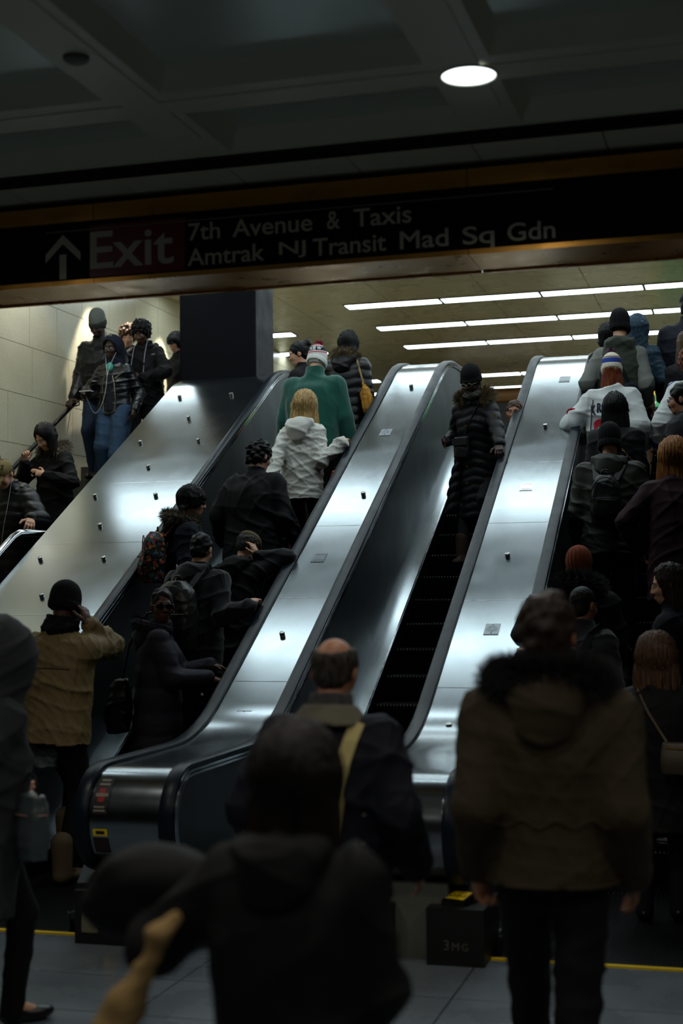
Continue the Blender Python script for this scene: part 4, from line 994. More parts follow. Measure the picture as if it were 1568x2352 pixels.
def cord(p, pts, r=.0022, name='earphone_cord', m=None):
    # smooth polyline through local points
    P = [np.array(q, float) for q in pts]; out = []
    for i in range(len(P) - 1):
        a, b, c, d = P[max(i - 1, 0)], P[i], P[i + 1], P[min(i + 2, len(P) - 1)]
        for t in np.linspace(0, 1, 7)[:-1]: out.append(.5 * (2 * b + (c - a) * t + (2 * a - 5 * b + 4 * c - d) * t * t + (-a + 3 * b - 3 * c + d) * t ** 3))
    out.append(P[-1]); m2 = MB(); m2.tube(out, r, 6); return m2.build(name, m or CORD, p.body, True)
def on_surf(obj, x, z, back=True, off=.003):
    """point on a garment at local x, z seen from the back (or front)"""
    if not hasattr(on_surf, 'c'): on_surf.c = {}
    if obj.name not in on_surf.c:
        me = obj.data; on_surf.c[obj.name] = BVHTree.FromPolygons([v.co for v in me.vertices], [tuple(f.vertices) for f in me.polygons])
    sy = -1 if back else 1; h = on_surf.c[obj.name].ray_cast(Vector((x, sy * 1.0, z)), Vector((0, -sy, 0)))
    return np.array(h[0]) + np.array([0, sy * off, 0]) if h[0] else np.array([x, sy * .15, z])
def flat_text(p, garment, txt, cx, z0, width, height, m, bold=.02, back=True, name='lettering', arch=0.0, sub=2):
    V, Fc = text_mesh(txt, width, height, bold=bold)
    bm = bmesh.new(); vs = [bm.verts.new((a, b, 0)) for a, b in V]; bm.verts.ensure_lookup_table()
    for f in Fc:
        try: bm.faces.new([vs[i] for i in f])
        except ValueError: pass
    bmesh.ops.triangulate(bm, faces=bm.faces); bmesh.ops.subdivide_edges(bm, edges=[e for e in bm.edges if e.calc_length() > .03], cuts=sub)
    sx = 1 if back else -1
    for v in bm.verts:
        x = (v.co.x - width / 2); z = z0 + v.co.y - arch * (x / (width / 2)) ** 2; q = on_surf(garment, cx + sx * x, z, back, .005); v.co = q
    me = bpy.data.meshes.new(name); bm.to_mesh(me); bm.free(); me.materials.append(m); return link(name, me, garment)
def world_obj(name, p, build, m, label, cat, smooth=True, group=None):
    """a carried thing of its own: built in the carrier's space, then given its own origin"""
    m2 = MB(); build(m2); o = m2.build(name, m, None, smooth); place_like(o, p); tag(o, label, cat, group); return o
def place_like(o, p):
    vs = [v.co for v in o.data.vertices]; c = sum(vs, Vector()) / len(vs); o.data.transform(Matrix.Translation(-c)); Rm = Matrix.Rotation(R(p.yaw), 4, 'Z')
    o.matrix_world = Matrix.Translation(Vector(p.pos)) @ Rm @ Matrix.Translation(c); p.last_c = c; return o
def sdf_thing(name, p, ops, res, m, label, cat, disp=None):
    V, F = sdf_arrays(ops, res); o = bpy.data.objects.new(name, np_mesh(name, V, F, m, disp)); COL.objects.link(o); place_like(o, p); tag(o, label, cat); return o
def part_of(o, p, name, build, m, smooth=True):
    m2 = MB(); build(m2); q = m2.build(name, m, None, smooth); q.data.transform(Matrix.Translation(-p.last_c)); q.parent = o; return q
def strap(m2, p, garment, pts, w=.035, th=.006):
    """band through local points, its flat side turned to +-y"""
    P = [np.array(q, float) for q in pts]; vs = []; fs = []
    for i, q in enumerate(P):
        t = unit(P[min(i + 1, len(P) - 1)] - P[max(i - 1, 0)]); n = np.array([0, 1, 0]); n = unit(n - t * (n @ t)); b = np.cross(t, n)
        for a, c in ((-w / 2, -th / 2), (w / 2, -th / 2), (w / 2, th / 2), (-w / 2, th / 2)): vs.append(q + b * a + n * c)
    for i in range(len(P) - 1):
        for k in range(4): fs.append((i * 4 + k, i * 4 + (k + 1) % 4, i * 4 + 4 + (k + 1) % 4, i * 4 + 4 + k))
    fs += [(0, 1, 2, 3), tuple(len(P) * 4 - 4 + k for k in (3, 2, 1, 0))]; m2.add(vs, fs)

# ================================================================== the people
ONRAIL = dict(wf=(.05, .84, .5), wn=(0, .5, -.87), curl=.42, show=True)
GA, GB, GC, GS, GF = 'riders climbing the left escalator', None, 'riders climbing the right escalator', 'people walking down the stairs', 'people on the lower floor'

# ---- stairs by the stone wall
p = person('man in grey knit beanie and black bomber jacket holding the wall handrail on the stairs', (-6.83, 14.42, 3.03), 176, 1.84, 'deep', 3, (2, -24, 0), GS, shw=.03, girth=1.25, trousers=cloth('denim_dark', (26, 42, 62), .8, .3, var=.3), tw=1.15,
           armR=dict(world=(-7.08, 14.20, 3.87), wf=(-.1, -.85, -.45), wn=(0, -.45, -.9), curl=.5, show=True, hs=1.05), armL=dict(to=(-.30, .12, .95)), feet={'R': (.1, 0, 0), 'L': (-.1, .28, -.178)})
coat(p, BLACKN, 'bomber_jacket', .84, (.23, .25, .25, .235), (.18, .19, .185, .16), (.098, .085, .06), .04, sum_d(waves(3, .012, (14, 34)), bumps(5, .003, (40, 80))))
b = beanie(p, mat('knit_grey_marl', (104, 106, 100), .9, bump=.8, bscale=110, var=.5, vscale=60), top=.055, slouch=.03, cuffm=mat('knit_charcoal', (44, 45, 44), .9, bump=.8, bscale=140, var=.3, vscale=60))
he = sdf_obj('beard', [ell(p.Hd((0, .035, -.085)), np.array((.05, .055, .045)) * p.hs, p.Mh, .02), ell(p.Hd((0, .075, -.055)), np.array((.05, .05, .022)) * p.hs, p.Mh, .01, 's')], .008, BLACKH(), p.body, bumps(2, .003))

p = person('youth in a navy hood with white letters, black leather jacket and ripped blue jeans', (-6.47, 13.98, 2.85), 172, 1.66, 'deep', 2, (0, -8, 0), GS, trousers=JEANS, tw=1.3,
           armR=dict(to=(.20, .26, 1.02), f=(-.75, .55, .1), n=(.3, .2, 1), curl=.5, show=True, pole=(.8, -.5, -.3)), armL=dict(to=(-.27, .05, .86)), feet={'R': (.1, 0, 0), 'L': (-.11, .26, -.178)}, brow=1)
LEATH = mat('leather_black', (17, 19, 23), .3, 0, .55, bump=.15, bscale=70)
HOODN = cloth('jersey_navy', (14, 18, 34), .85)
j = coat(p, LEATH, 'leather_jacket', .86, (.19, .185, .19, .20), (.14, .13, .135, .13), (.075, .066, .052), .02, waves(9, .010, (18, 46)), hood='up', hoodm=HOODN)
hd = [c for c in j.children if c.name.startswith('hood')][0]
sdf_obj('hoodie', [loft([(z * p.s, 0, y * p.s, rx * p.s, .03 * p.s) for z, y, rx in ((.90, .115, .05), (1.1, .115, .055), (1.3, .105, .06), (1.42, .07, .06))], None, (0, 0, 0), 2, .02)], .01, HOODN, p.body)
sdf_obj('t_shirt', [ell(p.T((0, .095, 1.41)), np.array((.04, .02, .05)), None, .02)], .008, mat('teal_shirt', (70, 170, 150), .8), p.body)
for sx in (-1, 1):
    m2 = MB(); m2.tube([on_surf(j, sx * .05, 1.30 * p.s, False), on_surf(j, sx * .07, 1.2 * p.s, False), on_surf(j, sx * .075, 1.05 * p.s, False), on_surf(j, sx * .07, .90 * p.s, False)], .004, 6); m2.build('zip', ZIP, j, True)
m2 = MB(); m2.tube([on_surf(j, -.075, 1.27 * p.s, False), on_surf(j, -.16, 1.34 * p.s, False)], .004, 6); m2.build('zip', ZIP, j, True)
for k, ch in enumerate(('J', 'L', 'M')):
    V, Fc = text_mesh(ch, None, .035, bold=.03); m2 = MB(); base = p.Hd((.03 - .03 * k, .085, .125 + .012 * (k == 1)))
    m2.add([base + p.Mh @ np.array([-a, b * .25, b]) for a, b in V], Fc); m2.build('lettering', mat('white_print', (190, 195, 195), .7), hd)
cord(p, [p.Hd((.07, .04, -.05)), p.T((.03, .12, 1.42)), p.T((0, .155, 1.30)), p.T((.03, .17, 1.08)), p.T((.10, .18, .92)), p.T((.16, .20, .90)), p.WR['R'] + np.array([-.03, .05, .0])])
cord(p, [p.Hd((-.07, .04, -.05)), p.T((-.02, .12, 1.42)), p.T((0, .157, 1.30))])
world_obj('phone', p, lambda m: m.box(p.WR['R'][0] - .13, p.WR['R'][0] - .0, p.WR['R'][1] + .05, p.WR['R'][1] + .12, p.WR['R'][2] + .028, p.WR['R'][2] + .037), mat('phone_white', (190, 196, 200), .25), 'white phone with earphone cord held flat by the hooded youth', 'phone')

p = person('person with tousled brown hair mostly hidden behind the hooded youth on the stairs', (-6.74, 14.92, 3.2), 180, 1.60, 'light', 0, (20, -18, 0), GS, fine=False)
coat(p, BLACKC, 'jacket', .8, (.19, .18, .185, .19)); hair(p, 'curly', BROWNH(), 3, vol=.012)
p = person('man with curly black hair, black hooded jacket and white cords hanging from his neck', (-6.38, 14.56, 3.03), 176, 1.75, 'dark', 3, (4, -24, 0), GS, armR=dict(to=(.12, .30, 1.05), pole=(.9, -.3, -.4)), armL=dict(to=(-.12, .30, 1.08), pole=(-.9, -.2, -.3)))
j = coat(p, BLACKC, 'hooded_jacket', .8, (.22, .215, .22, .22), (.16, .15, .155, .14), (.09, .08, .06), .05, sum_d(waves(31, .012, (14, 36))), hood='down'); hair(p, 'afro', BLACKH(), 8)
cord(p, [p.Hd((.072, .02, -.07)), p.T((.075, .13, 1.36)), p.T((.07, .185, 1.22))]); cord(p, [p.Hd((-.072, .02, -.07)), p.T((-.07, .12, 1.37)), p.T((-.075, .17, 1.2)), p.T((-.07, .18, 1.14))])
m2 = MB(); q0 = on_surf(j, -.16, 1.36 * p.s, False); m2.box(q0[0] - .02, q0[0] + .02, q0[1] - .004, q0[1] + .004, q0[2] - .006, q0[2] + .006); m2.build('chest_badge', mat('badge_grey', (150, 150, 146), .5), j)
p = person('dark haired person half hidden by the navy column at the stair head', (-6.30, 15.35, 3.2), 150, 1.58, 'light', 0, (0, -15, 0), GS, fine=False)
coat(p, BLACKC, 'jacket', .8); hair(p, 'bob', BLACKH(), 5, .16); glasses(p)
p = person('girl with long dark hair and fur collar looking down on the stairs', (-6.37, 12.42, 1.78), 168, 1.64, 'light', 6, (-12, -32, 0), GS,
           armR=dict(to=(.17, .24, 1.26), f=(-.15, .35, .9), n=(-.8, .3, .0), curl=.75, show=True, pole=(.8, -.2, -.9)), armL=dict(to=(-.10, .27, 1.12), pole=(-.8, -.2, -.8)))
coat(p, BLACKC, 'parka', .70, (.21, .19, .19, .195), (.15, .14, .145, .13), (.08, .07, .055), .05, sum_d(waves(22, .010, (14, 36))), hood='down', fur_m=FURG, fur_len=.05, fur_n=900)
hair(p, 'long', BLACKH(), 4, .36, vol=.008)
p = person('man in olive gold cap and black puffer jacket, hand on the steel rail', (-6.29, 11.53, 1.246), 174, 1.78, 'light', 13, (0, -30, 0), GS, shw=.02, armL=dict(world=(-5.90, 11.04, 2.43), wf=(.45, -.85, -.35), wn=(0, -.4, -.9), curl=.45, show=True, hs=1.1, pole=(-.5, -.3, -.8)), armR=dict(to=(.25, .15, .9)))
j = coat(p, BLACKN, 'puffer_jacket', .74, (.23, .23, .235, .22), (.18, .18, .18, .15), (.095, .088, .06), .06, puffs(.085, .009, 4), hood='down')
hair(p, 'short', BROWNH(), 2)
CAPM = cloth('cap_gold', (126, 108, 62), .7, .3)
cp = sdf_obj('cap', [ell(p.Hd((0, -.012, .042)), np.array((.088, .106, .09)) * p.hs, p.Mh, .02), ell(p.Hd((0, .02, -.075)), np.array((.2, .2, .1)) * p.hs, p.Mh, .008, 's')], .008, CAPM, p.body)
sdf_obj('visor', [ell(p.Hd((0, .125, .026)), np.array((.072, .075, .008)) * p.hs, p.Mh @ rotx(-12), .01)], .007, CAPM, cp)
cord(p, [p.Hd((-.075, 0, -.04)), p.T((-.06, .14, 1.36)), p.T((-.03, .20, 1.18)), p.T((.02, .21, 1.0))])
p = person('dark haired person just peeking in at the left edge behind the olive gold cap', (-6.90, 12.15, 1.602), 190, 1.57, 'light', 0, (0, -20, 0), GS, fine=False)
coat(p, BLACKC, 'jacket', .8); hair(p, 'bob', BLACKH(), 12, .2)

# ---- left escalator
p = person('woman with a dark hair bun and glasses turned left at the escalator head', (-4.20, 13.42, 2.66), 72, 1.57, 'light', 0, (30, -14, 0), GA)
coat(p, BLACKC, 'coat', .75, (.19, .18, .185, .19), collar=.06); hair(p, 'bun', BLACKH(), 6); glasses(p)
p = person('broad man in green fleece and white NEW bobble hat', (-3.90, 12.76, 2.28), -2, 1.80, 'light', 7, (-6, -14, 0), GA, shw=.06, girth=1.2, eyes=False, fine=False, armR=dict(to=(.35, .10, .82)), armL=dict(to=(-.35, .10, .82)))
FLEECE = cloth('fleece_green', (12, 78, 66), .95, .35, 320, .4, var=.18)
coat(p, FLEECE, 'fleece', .80, (.24, .255, .27, .255), (.17, .175, .175, .16), (.105, .09, .07), .085, waves(14, .005, (12, 28)))
HATNEW = bands_mat('knit_new_york_bands', (0, 0, 1), [(1.50, (214, 214, 208)), (1.742, (188, 40, 66)), (1.753, (222, 222, 218)), (1.760, (16, 20, 38)), (1.808, (222, 222, 218)), (1.815, (188, 40, 66)), (1.828, (222, 222, 218)), (1.845, (188, 40, 66)), (1.858, (220, 220, 216))], .9, .8, 130)
b = beanie(p, HATNEW, 'bobble_hat', .035, rib=30, low=-.025, cuffm=mat('knit_white', (222, 222, 216), .9, bump=.8, bscale=140)); pompom(p, mat('pompom_red_white', (176, 70, 92), .95, var=.6, vscale=90), b, .04, .185)
for k, ch in enumerate('NEW'): flat_text(p, b, ch, p.hc[0] + (-.036, .0, .042)[k], 1.766, (.028, .026, .036)[k], .036, mat('knit_letter_white', (224, 224, 220), .9), .05, True, 'lettering', sub=1)
p = person('woman with black hair and fur hooded black puffer carrying a mustard shoulder bag', (-3.76, 13.42, 2.66), -8, 1.66, 'light', 4, (0, -6, 0), GA, shw=.02, fine=False, eyes=False)
j = coat(p, BLACKN, 'puffer_coat', .62, (.22, .205, .215, .215), (.17, .155, .16, .145), (.092, .08, .06), .04, puffs(.09, .008, 6), hood='down', fur_m=FURBR, fur_len=.045, fur_n=700, fur_r=.035)
hair(p, 'bob', BLACKH(), 7, .17, vol=.006)
MUST = cloth('canvas_mustard', (176, 122, 40), .8, .4, 90)
q0 = np.array([.265, -.10, .93])
sdf_thing('shoulder_bag', p, [loft([(.79, .285, -.10, .02, .04), (.84, .28, -.10, .055, .06), (.95, .265, -.10, .065, .06), (1.06, .24, -.10, .045, .045), (1.13, .22, -.10, .012, .02)], None, (0, 0, 0), 2, .03)], .009, MUST, 'slouchy mustard cloth bag on the back of the black puffer woman', 'bag', waves(3, .014, (40, 90)))
bagm = bpy.data.objects['shoulder_bag']; part_of(bagm, p, 'strap', lambda m: strap(m, p, j, [on_surf(j, .22, 1.12, True, .01), on_surf(j, .19, 1.22, True, .012), on_surf(j, .15, 1.34, True, .012), np.array([.13, -.02, 1.45 * p.s])], .016), mat('strap_tan', (180, 146, 90), .6))
p = person('blond woman in a white hooded jacket with her right hand on the handrail', (-3.80, 12.10, 1.90), -6, 1.64, 'light', 2, (16, -10, 4), GA, fine=False, eyes=False, trousers=cloth('trousers_maroon', (52, 12, 18), .8), girth=1.05,
           armR=dict(world=(-3.42, 12.07, 3.08), hs=.95, pole=(.2, -.3, -1), **ONRAIL), armL=dict(world=(-4.02, 11.72, 2.63), wf=(.2, -.3, -.9), wn=(.8, .2, 0), curl=.7, show=True, pole=(-.9, -.6, 0)))
WHITEJ = cloth('jacket_white', (214, 212, 204), .7, .15, 120, var=.05)
j = coat(p, WHITEJ, 'jacket', .73, (.215, .20, .195, .19), (.155, .14, .14, .125), (.082, .076, .064), .04, sum_d(waves(41, .012, (16, 40)), waves(44, .005, (50, 90))), hood='down')
m2 = MB()
for i, (a, b2) in enumerate(((-.03, -.014), (.014, .03))): pass
K = [on_surf(j, x, .745 * p.s, True, .002) for x in np.linspace(-.2, .2, 24)]; m2.tube(K, .0045, 6); m2.build('hem_cord', mat('hem_grey', (150, 148, 140), .6), j, True)
hair(p, 'long', hair_mat('hair_blond', (120, 86, 44), (218, 184, 126)), 9, .29, vol=.028)
lx, ly, lz = p.loc((-4.03, 11.70, 2.58))
def trolley(m):
    for dx in (-.075, .075): m.tube([(lx + dx, ly + .0, lz), (lx + dx, ly + .0, lz - .58)], [.011, .011], 10)
TROL = mat('alu_tube', (176, 178, 174), .3, .9)
world_obj('suitcase', p, lambda m: m.box(lx - .17, lx + .17, ly - .11, ly + .10, lz - 1.02, lz - .55), cloth('suitcase_dark', (34, 18, 24), .6), 'dark wheeled suitcase with silver telescopic handle behind the white jacket', 'suitcase', False)
sc = bpy.data.objects['suitcase']; bv = sc.modifiers.new('b', 'BEVEL'); bv.width = .03; bv.segments = 3
for dx in (-.075, .075): part_of(sc, p, 'handle_tube', lambda m: m.tube([(lx + dx, ly, lz + .0), (lx + dx, ly, lz - .25), (lx + dx, ly, lz - .25), (lx + dx, ly, lz - .57)], [.009, .009, .012, .012], 10), TROL)
part_of(sc, p, 'grip', lambda m: m.tube([(lx - .09, ly, lz + .005), (lx + .09, ly, lz + .005)], .014, 10), DARKMETAL)
for dx in (-.12, .12): part_of(sc, p, 'wheel', lambda m: m.cyl((lx + dx - .012, ly - .08, lz - 1.03), (1, 0, 0), .03, .024, 16), RUBBER)
sdf_thing('carrier_bag', p, [loft([(lz - .34, lx - .06, ly + .10, .03, .02), (lz - .2, lx - .06, ly + .1, .035, .03), (lz - .03, lx - .055, ly + .09, .015, .012)], None, (0, 0, 0), 2, .02)], .008, mat('plastic_blue', (70, 150, 190), .4, var=.3, vscale=30), 'small light blue plastic bag hanging beside the suitcase handle', 'bag', waves(3, .01, (40, 80)))
sdf_thing('red_bag', p, [ell(np.array([.255, .12, .86]), (.04, .07, .10), None, .02)], .01, mat('bag_red', (200, 34, 24), .5), 'bright red bag showing past the right hip of the white jacket', 'bag', waves(5, .008, (30, 60)))
p = person('man with curly black hair and black car coat seen from behind on the left escalator', (-3.92, 11.11, 1.33), -10, 1.70, 'light', 6, (-14, -12, 0), GA, shw=.05, girth=1.15, eyes=False, armR=dict(to=(.36, .12, .84)), armL=dict(to=(-.35, .12, .88)))
coat(p, BLACKC, 'car_coat', .70, (.27, .26, .265, .25), (.18, .17, .175, .155), (.10, .088, .07), .05, waves(52, .013, (12, 30))); hair(p, 'curly', BLACKH(), 11); glasses(p)
p = person('woman with black bob and round glasses in a fur hooded dark coat facing right', (-4.26, 10.46, .95), -62, 1.67, 'light', 3, (-6, -6, 0), GA, armR=dict(to=(.22, .22, .95)), armL=dict(to=(-.2, .24, .98)))
j = coat(p, NAVYC, 'winter_coat', .62, (.22, .21, .21, .20), (.17, .16, .165, .145), (.088, .078, .06), .04, waves(61, .012, (14, 32)), hood='down', fur_m=FURG, fur_len=.045, fur_n=900, fur_r=.04)
hair(p, 'bob', BLACKH(), 13, .12, vol=.004); glasses(p, m=mat('wire_frame', (120, 116, 110), .3, .8))
PRINT = mat('print_black', (14, 14, 16), .7)
def confetti(m):
    nt = m.node_tree; N = nt.nodes; L = nt.links; b = N['Principled BSDF']; tc = N.new('ShaderNodeTexCoord')
    vo = N.new('ShaderNodeTexVoronoi'); vo.inputs['Scale'].default_value = 42; vo.inputs['Randomness'].default_value = 1; L.new(tc.outputs['Object'], vo.inputs['Vector'])
    ns = N.new('ShaderNodeTexNoise'); ns.inputs['Scale'].default_value = 38; L.new(tc.outputs['Object'], ns.inputs['Vector'])
    cr = N.new('ShaderNodeValToRGB'); cr.color_ramp.interpolation = 'CONSTANT'; sp = N.new('ShaderNodeSeparateColor'); L.new(vo.outputs['Color'], sp.inputs[0]); L.new(sp.outputs[0], cr.inputs[0])
    el = cr.color_ramp.elements; cols = [(12, 12, 14), (190, 60, 40), (40, 120, 150), (12, 12, 14), (200, 130, 50), (170, 50, 90), (60, 130, 90), (12, 12, 14)]
    for i, c in enumerate(cols):
        e = el[i] if i < 2 else el.new(i / 8); e.position = i / 8; e.color = (*lin(c), 1)
    gt = N.new('ShaderNodeMath'); gt.operation = 'GREATER_THAN'; gt.inputs[1].default_value = .47; L.new(ns.outputs['Fac'], gt.inputs[0])
    mx = N.new('ShaderNodeMixRGB'); mx.inputs[1].default_value = (*lin((12, 12, 14)), 1); L.new(gt.outputs[0], mx.inputs[0]); L.new(cr.outputs[0], mx.inputs[2]); L.new(mx.outputs[0], b.inputs['Base Color'])
confetti(PRINT)
def backpack(p, m, label, c=(0, -.24, 1.16), r=(.15, .10, .23), res=.011, j=None, disp=None, zipc=None):
    c = np.array(c) * p.s; r = np.array(r)
    o = sdf_thing('backpack', p, [loft([(c[2] - r[2], c[0], c[1], r[0] * .92, r[1] * .9), (c[2] - r[2] * .6, c[0], c[1], r[0], r[1]), (c[2] + r[2] * .3, c[0], c[1], r[0] * .96, r[1] * .95), (c[2] + r[2] * .75, c[0], c[1] + .01, r[0] * .78, r[1] * .8), (c[2] + r[2], c[0], c[1] + .02, r[0] * .4, r[1] * .5)], None, (0, 0, 0), 2.8, .03),
                                     ell(c + np.array([0, -r[1] * .8, -r[2] * .38]), (r[0] * .78, r[1] * .5, r[2] * .45), None, .03)], res, m, label, 'backpack', disp or waves(7, .006, (20, 50)))
    zc = zipc or DARKMETAL
    part_of(o, p, 'zip', lambda q: q.tube([c + np.array([r[0] * .93 * math.cos(a), -r[1] * .80, r[2] * .1 + r[2] * .75 * math.sin(a)]) for a in np.linspace(-.3, math.pi + .3, 18)], .004, 6), zc)
    part_of(o, p, 'pocket_seam', lambda q: q.tube([c + np.array([x * r[0] * .8, -r[1] * (1.28 - .25 * x * x), r[2] * .02]) for x in np.linspace(-1, 1, 11)], .004, 6), zc)
    part_of(o, p, 'handle', lambda q: q.tube([c + np.array([.035 * math.cos(a), r[1] * .3, r[2] * 1.0 + .035 * math.sin(a)]) for a in np.linspace(0, math.pi, 9)], .006, 6), zc)
    for sx in (-1, 1): part_of(o, p, 'shoulder_strap', lambda q: strap(q, p, j, [(c[0] + sx * .07, c[1] + r[1] * .8, c[2] + r[2] * .8), (sx * .105, -.09, 1.43 * p.s), (sx * .125, -.01, 1.485 * p.s), (sx * .125, .10, 1.42 * p.s), (sx * .125, .17, 1.25 * p.s)], .045, .01), m)
    return o
backpack(p, PRINT, 'black backpack with a multicoloured confetti print on the woman with the bob', (.03, -.25, 1.17), (.15, .10, .20), j=j)
p = person('man in tan flat cap and black coat holding his right hand to his head', (-3.74, 10.20, .76), -16, 1.50, 'light', 10, (-6, -22, 0), GA, shw=.03, eyes=False, armR=dict(to=(.135, .08, 1.30), f=(-.4, .1, .9), n=(-.8, .1, -.2), curl=.28, show=True, pole=(.7, .8, 0)), armL=dict(to=(-.2, .25, .9)))
coat(p, BLACKC, 'coat', .65, (.24, .23, .23, .22), (.17, .16, .165, .15), (.10, .09, .062), .05, waves(71, .012, (14, 32)), hood='down'); hair(p, 'bald', hair_mat('hair_grey', (40, 38, 36), (92, 88, 82)), 4)
sdf_obj('flat_cap', [ell(p.Hd((0, .0, .062)), np.array((.086, .112, .068)) * p.hs, p.Mh, .02), ell(p.Hd((0, .12, .035)), np.array((.06, .045, .012)) * p.hs, p.Mh @ rotx(-15), .02), ell(p.Hd((0, 0, -.06)), np.array((.2, .2, .09)) * p.hs, p.Mh, .008, 's')], .008, cloth('tweed_tan', (92, 80, 56), .9, .5, 120), p.body)
p = person('short haired man with the black leather backpack and one hand on the handrail', (-3.92, 9.80, .57), -8, 1.66, 'light', 8, (6, -10, 0), GA, shw=.045, eyes=False, armR=dict(world=(-3.43, 9.66, 1.69), hs=1.05, pole=(.3, -.4, -1), **ONRAIL), armL=dict(to=(-.22, .28, .95)))
j = coat(p, cloth('wool_charcoal', (28, 29, 32), .85, .3, 160, .2), 'hooded_coat', .66, (.25, .24, .245, .235), (.18, .17, .17, .155), (.098, .085, .064), .05, waves(81, .012, (13, 30)), hood='down'); hair(p, 'short', BLACKH(), 21)
backpack(p, mat('leather_pack', (34, 36, 36), .36, 0, .5, bump=.1, bscale=60), 'large black leather backpack with a curved zip on the short haired man', (-.0, -.27, 1.12), (.165, .10, .245), j=j, zipc=mat('zip_black', (60, 62, 62), .3, .5))
p = person('woman in black sunglasses and dark plum coat looking back', (-3.92, 9.14, .19), -70, 1.62, 'dark', 2, (-78, 0, 0), GA, armR=dict(to=(.10, .34, 1.02), f=(-.1, .95, -.15), n=(-.2, -.1, -1), curl=.30, show=True, pole=(.6, -.4, -.9)), armL=dict(to=(-.06, .36, 1.10), f=(.1, .9, -.2), n=(.2, -.1, -1), curl=.32, show=True, pole=(-.6, -.4, -.9)), brow=1)
# head is turned towards the hall behind her
coat(p, cloth('coat_plum', (32, 28, 40), .7, .25), 'coat', .55, (.24, .225, .22, .205), (.19, .175, .175, .15), (.095, .085, .065), .06, puffs(.16, .010, 5), hood='down', fur_m=cloth('collar_plum', (36, 32, 42), .9), fur_len=.02, fur_n=300, fur_r=.05); hair(p, 'short', BLACKH(), 23, vol=-.002); glasses(p, True)
m2 = MB()
for sx in (-1, 1): m2.cyl(p.Hd((sx * .081, .0, -.04)), p.Mh @ np.array([sx, 0, 0]), .005, .006, 10)
m2.build('earring', mat('earring_silver', (190, 190, 190), .2, 1), p.body, True)
sdf_thing('tote_bag', p, [loft([(.66, -.02, -.27, .10, .08), (.85, -.02, -.27, .13, .09), (1.02, -.02, -.25, .10, .05)], None, (0, 0, 0), 3, .03)], .012, BLACKN, 'black bag hanging behind the woman in sunglasses', 'bag', waves(4, .014, (20, 50)))
tb = bpy.data.objects['tote_bag']; part_of(tb, p, 'strap', lambda q: q.tube([(-.02, -.25, 1.0), (-.05, -.2, 1.25), (-.09, -.08, 1.46), (-.09, .02, 1.47)], .011, 8), BLACKN)
p = person('man in black beanie, scarf and tan jacket raising a hand to his ear', (-4.24, 8.28, 0), -10, 1.85, 'dark', 4, (-10, -10, 0), GF, shw=.05, girth=1.1, eyes=False, armR=dict(to=(.165, .10, 1.60), f=(-.35, .15, .9), n=(-.9, .1, -.1), curl=.45, show=True, pole=(.22, 0, -1)), armL=dict(to=(-.22, .18, .90), show=True, pole=(-.9, -.6, -.2)), feet={'R': (.1, -.05, 0), 'L': (-.13, .30, .10)}, shoem=cloth('boot_tan', (92, 80, 58), .8), boot=.18)
TANJ = cloth('jacket_tan', (128, 110, 74), .7, .15, 120, var=.08)
j = coat(p, TANJ, 'tan_jacket', .80, (.22, .225, .235, .235), (.16, .15, .155, .145), (.088, .078, .055), .02, sum_d(waves(91, .014, (12, 30)), waves(93, .005, (40, 80))))
m2 = MB(); m2.tube([on_surf(j, x, (1.26 - .25 * x * x) * p.s, True, .001) for x in np.linspace(-.17, .17, 16)], .0035, 6); m2.build('yoke_seam', cloth('seam_tan', (70, 58, 36), .8), j, True)
m2 = MB(); m2.tube([on_surf(j, x, .815 * p.s, True, .0) for x in np.linspace(-.2, .2, 20)], .009, 6); m2.build('hem_band', TANJ, j, True)
beanie(p, cloth('beanie_black', (8, 8, 11), .95, .6, 120), top=.03, low=-.02, rib=30)
sdf_obj('scarf', [loft([(1.44 * p.s, 0, -.005, .115, .11), (1.50 * p.s, 0, .0, .125, .12), (1.575 * p.s, 0, .01, .10, .10)], p.M, p.piv - p.M @ p.piv + np.array([0, 0, 0]), 2, .03)], .01, cloth('scarf_black', (10, 11, 16), .95, .6, 90), p.body, sum_d(waves(4, .014, (24, 50)), bumps(3, .002)))
gl = p.WR['L']
sdf_thing('plastic_bag', p, [loft([(gl[2] - .20, gl[0] + .10, gl[1] - .16, .10, .05), (gl[2] - .02, gl[0] + .09, gl[1] - .15, .13, .06), (gl[2] + .12, gl[0] + .05, gl[1] - .11, .07, .04)], None, (0, 0, 0), 2.2, .03)], .011, mat('plastic_grey', (134, 142, 145), .35, 0, .6, var=.3, vscale=20), 'crumpled grey plastic bag below the tan jacket with a white drawstring', 'bag', waves(8, .022, (24, 60)))
pb = bpy.data.objects['plastic_bag']; part_of(pb, p, 'drawstring', lambda q: q.tube([(gl[0] + .07, gl[1] - .2, gl[2] + .04), (gl[0] + .06, gl[1] - .22, gl[2] + .12), (gl[0] + .11, gl[1] - .2, gl[2] + .20)], .004, 6), CORD)

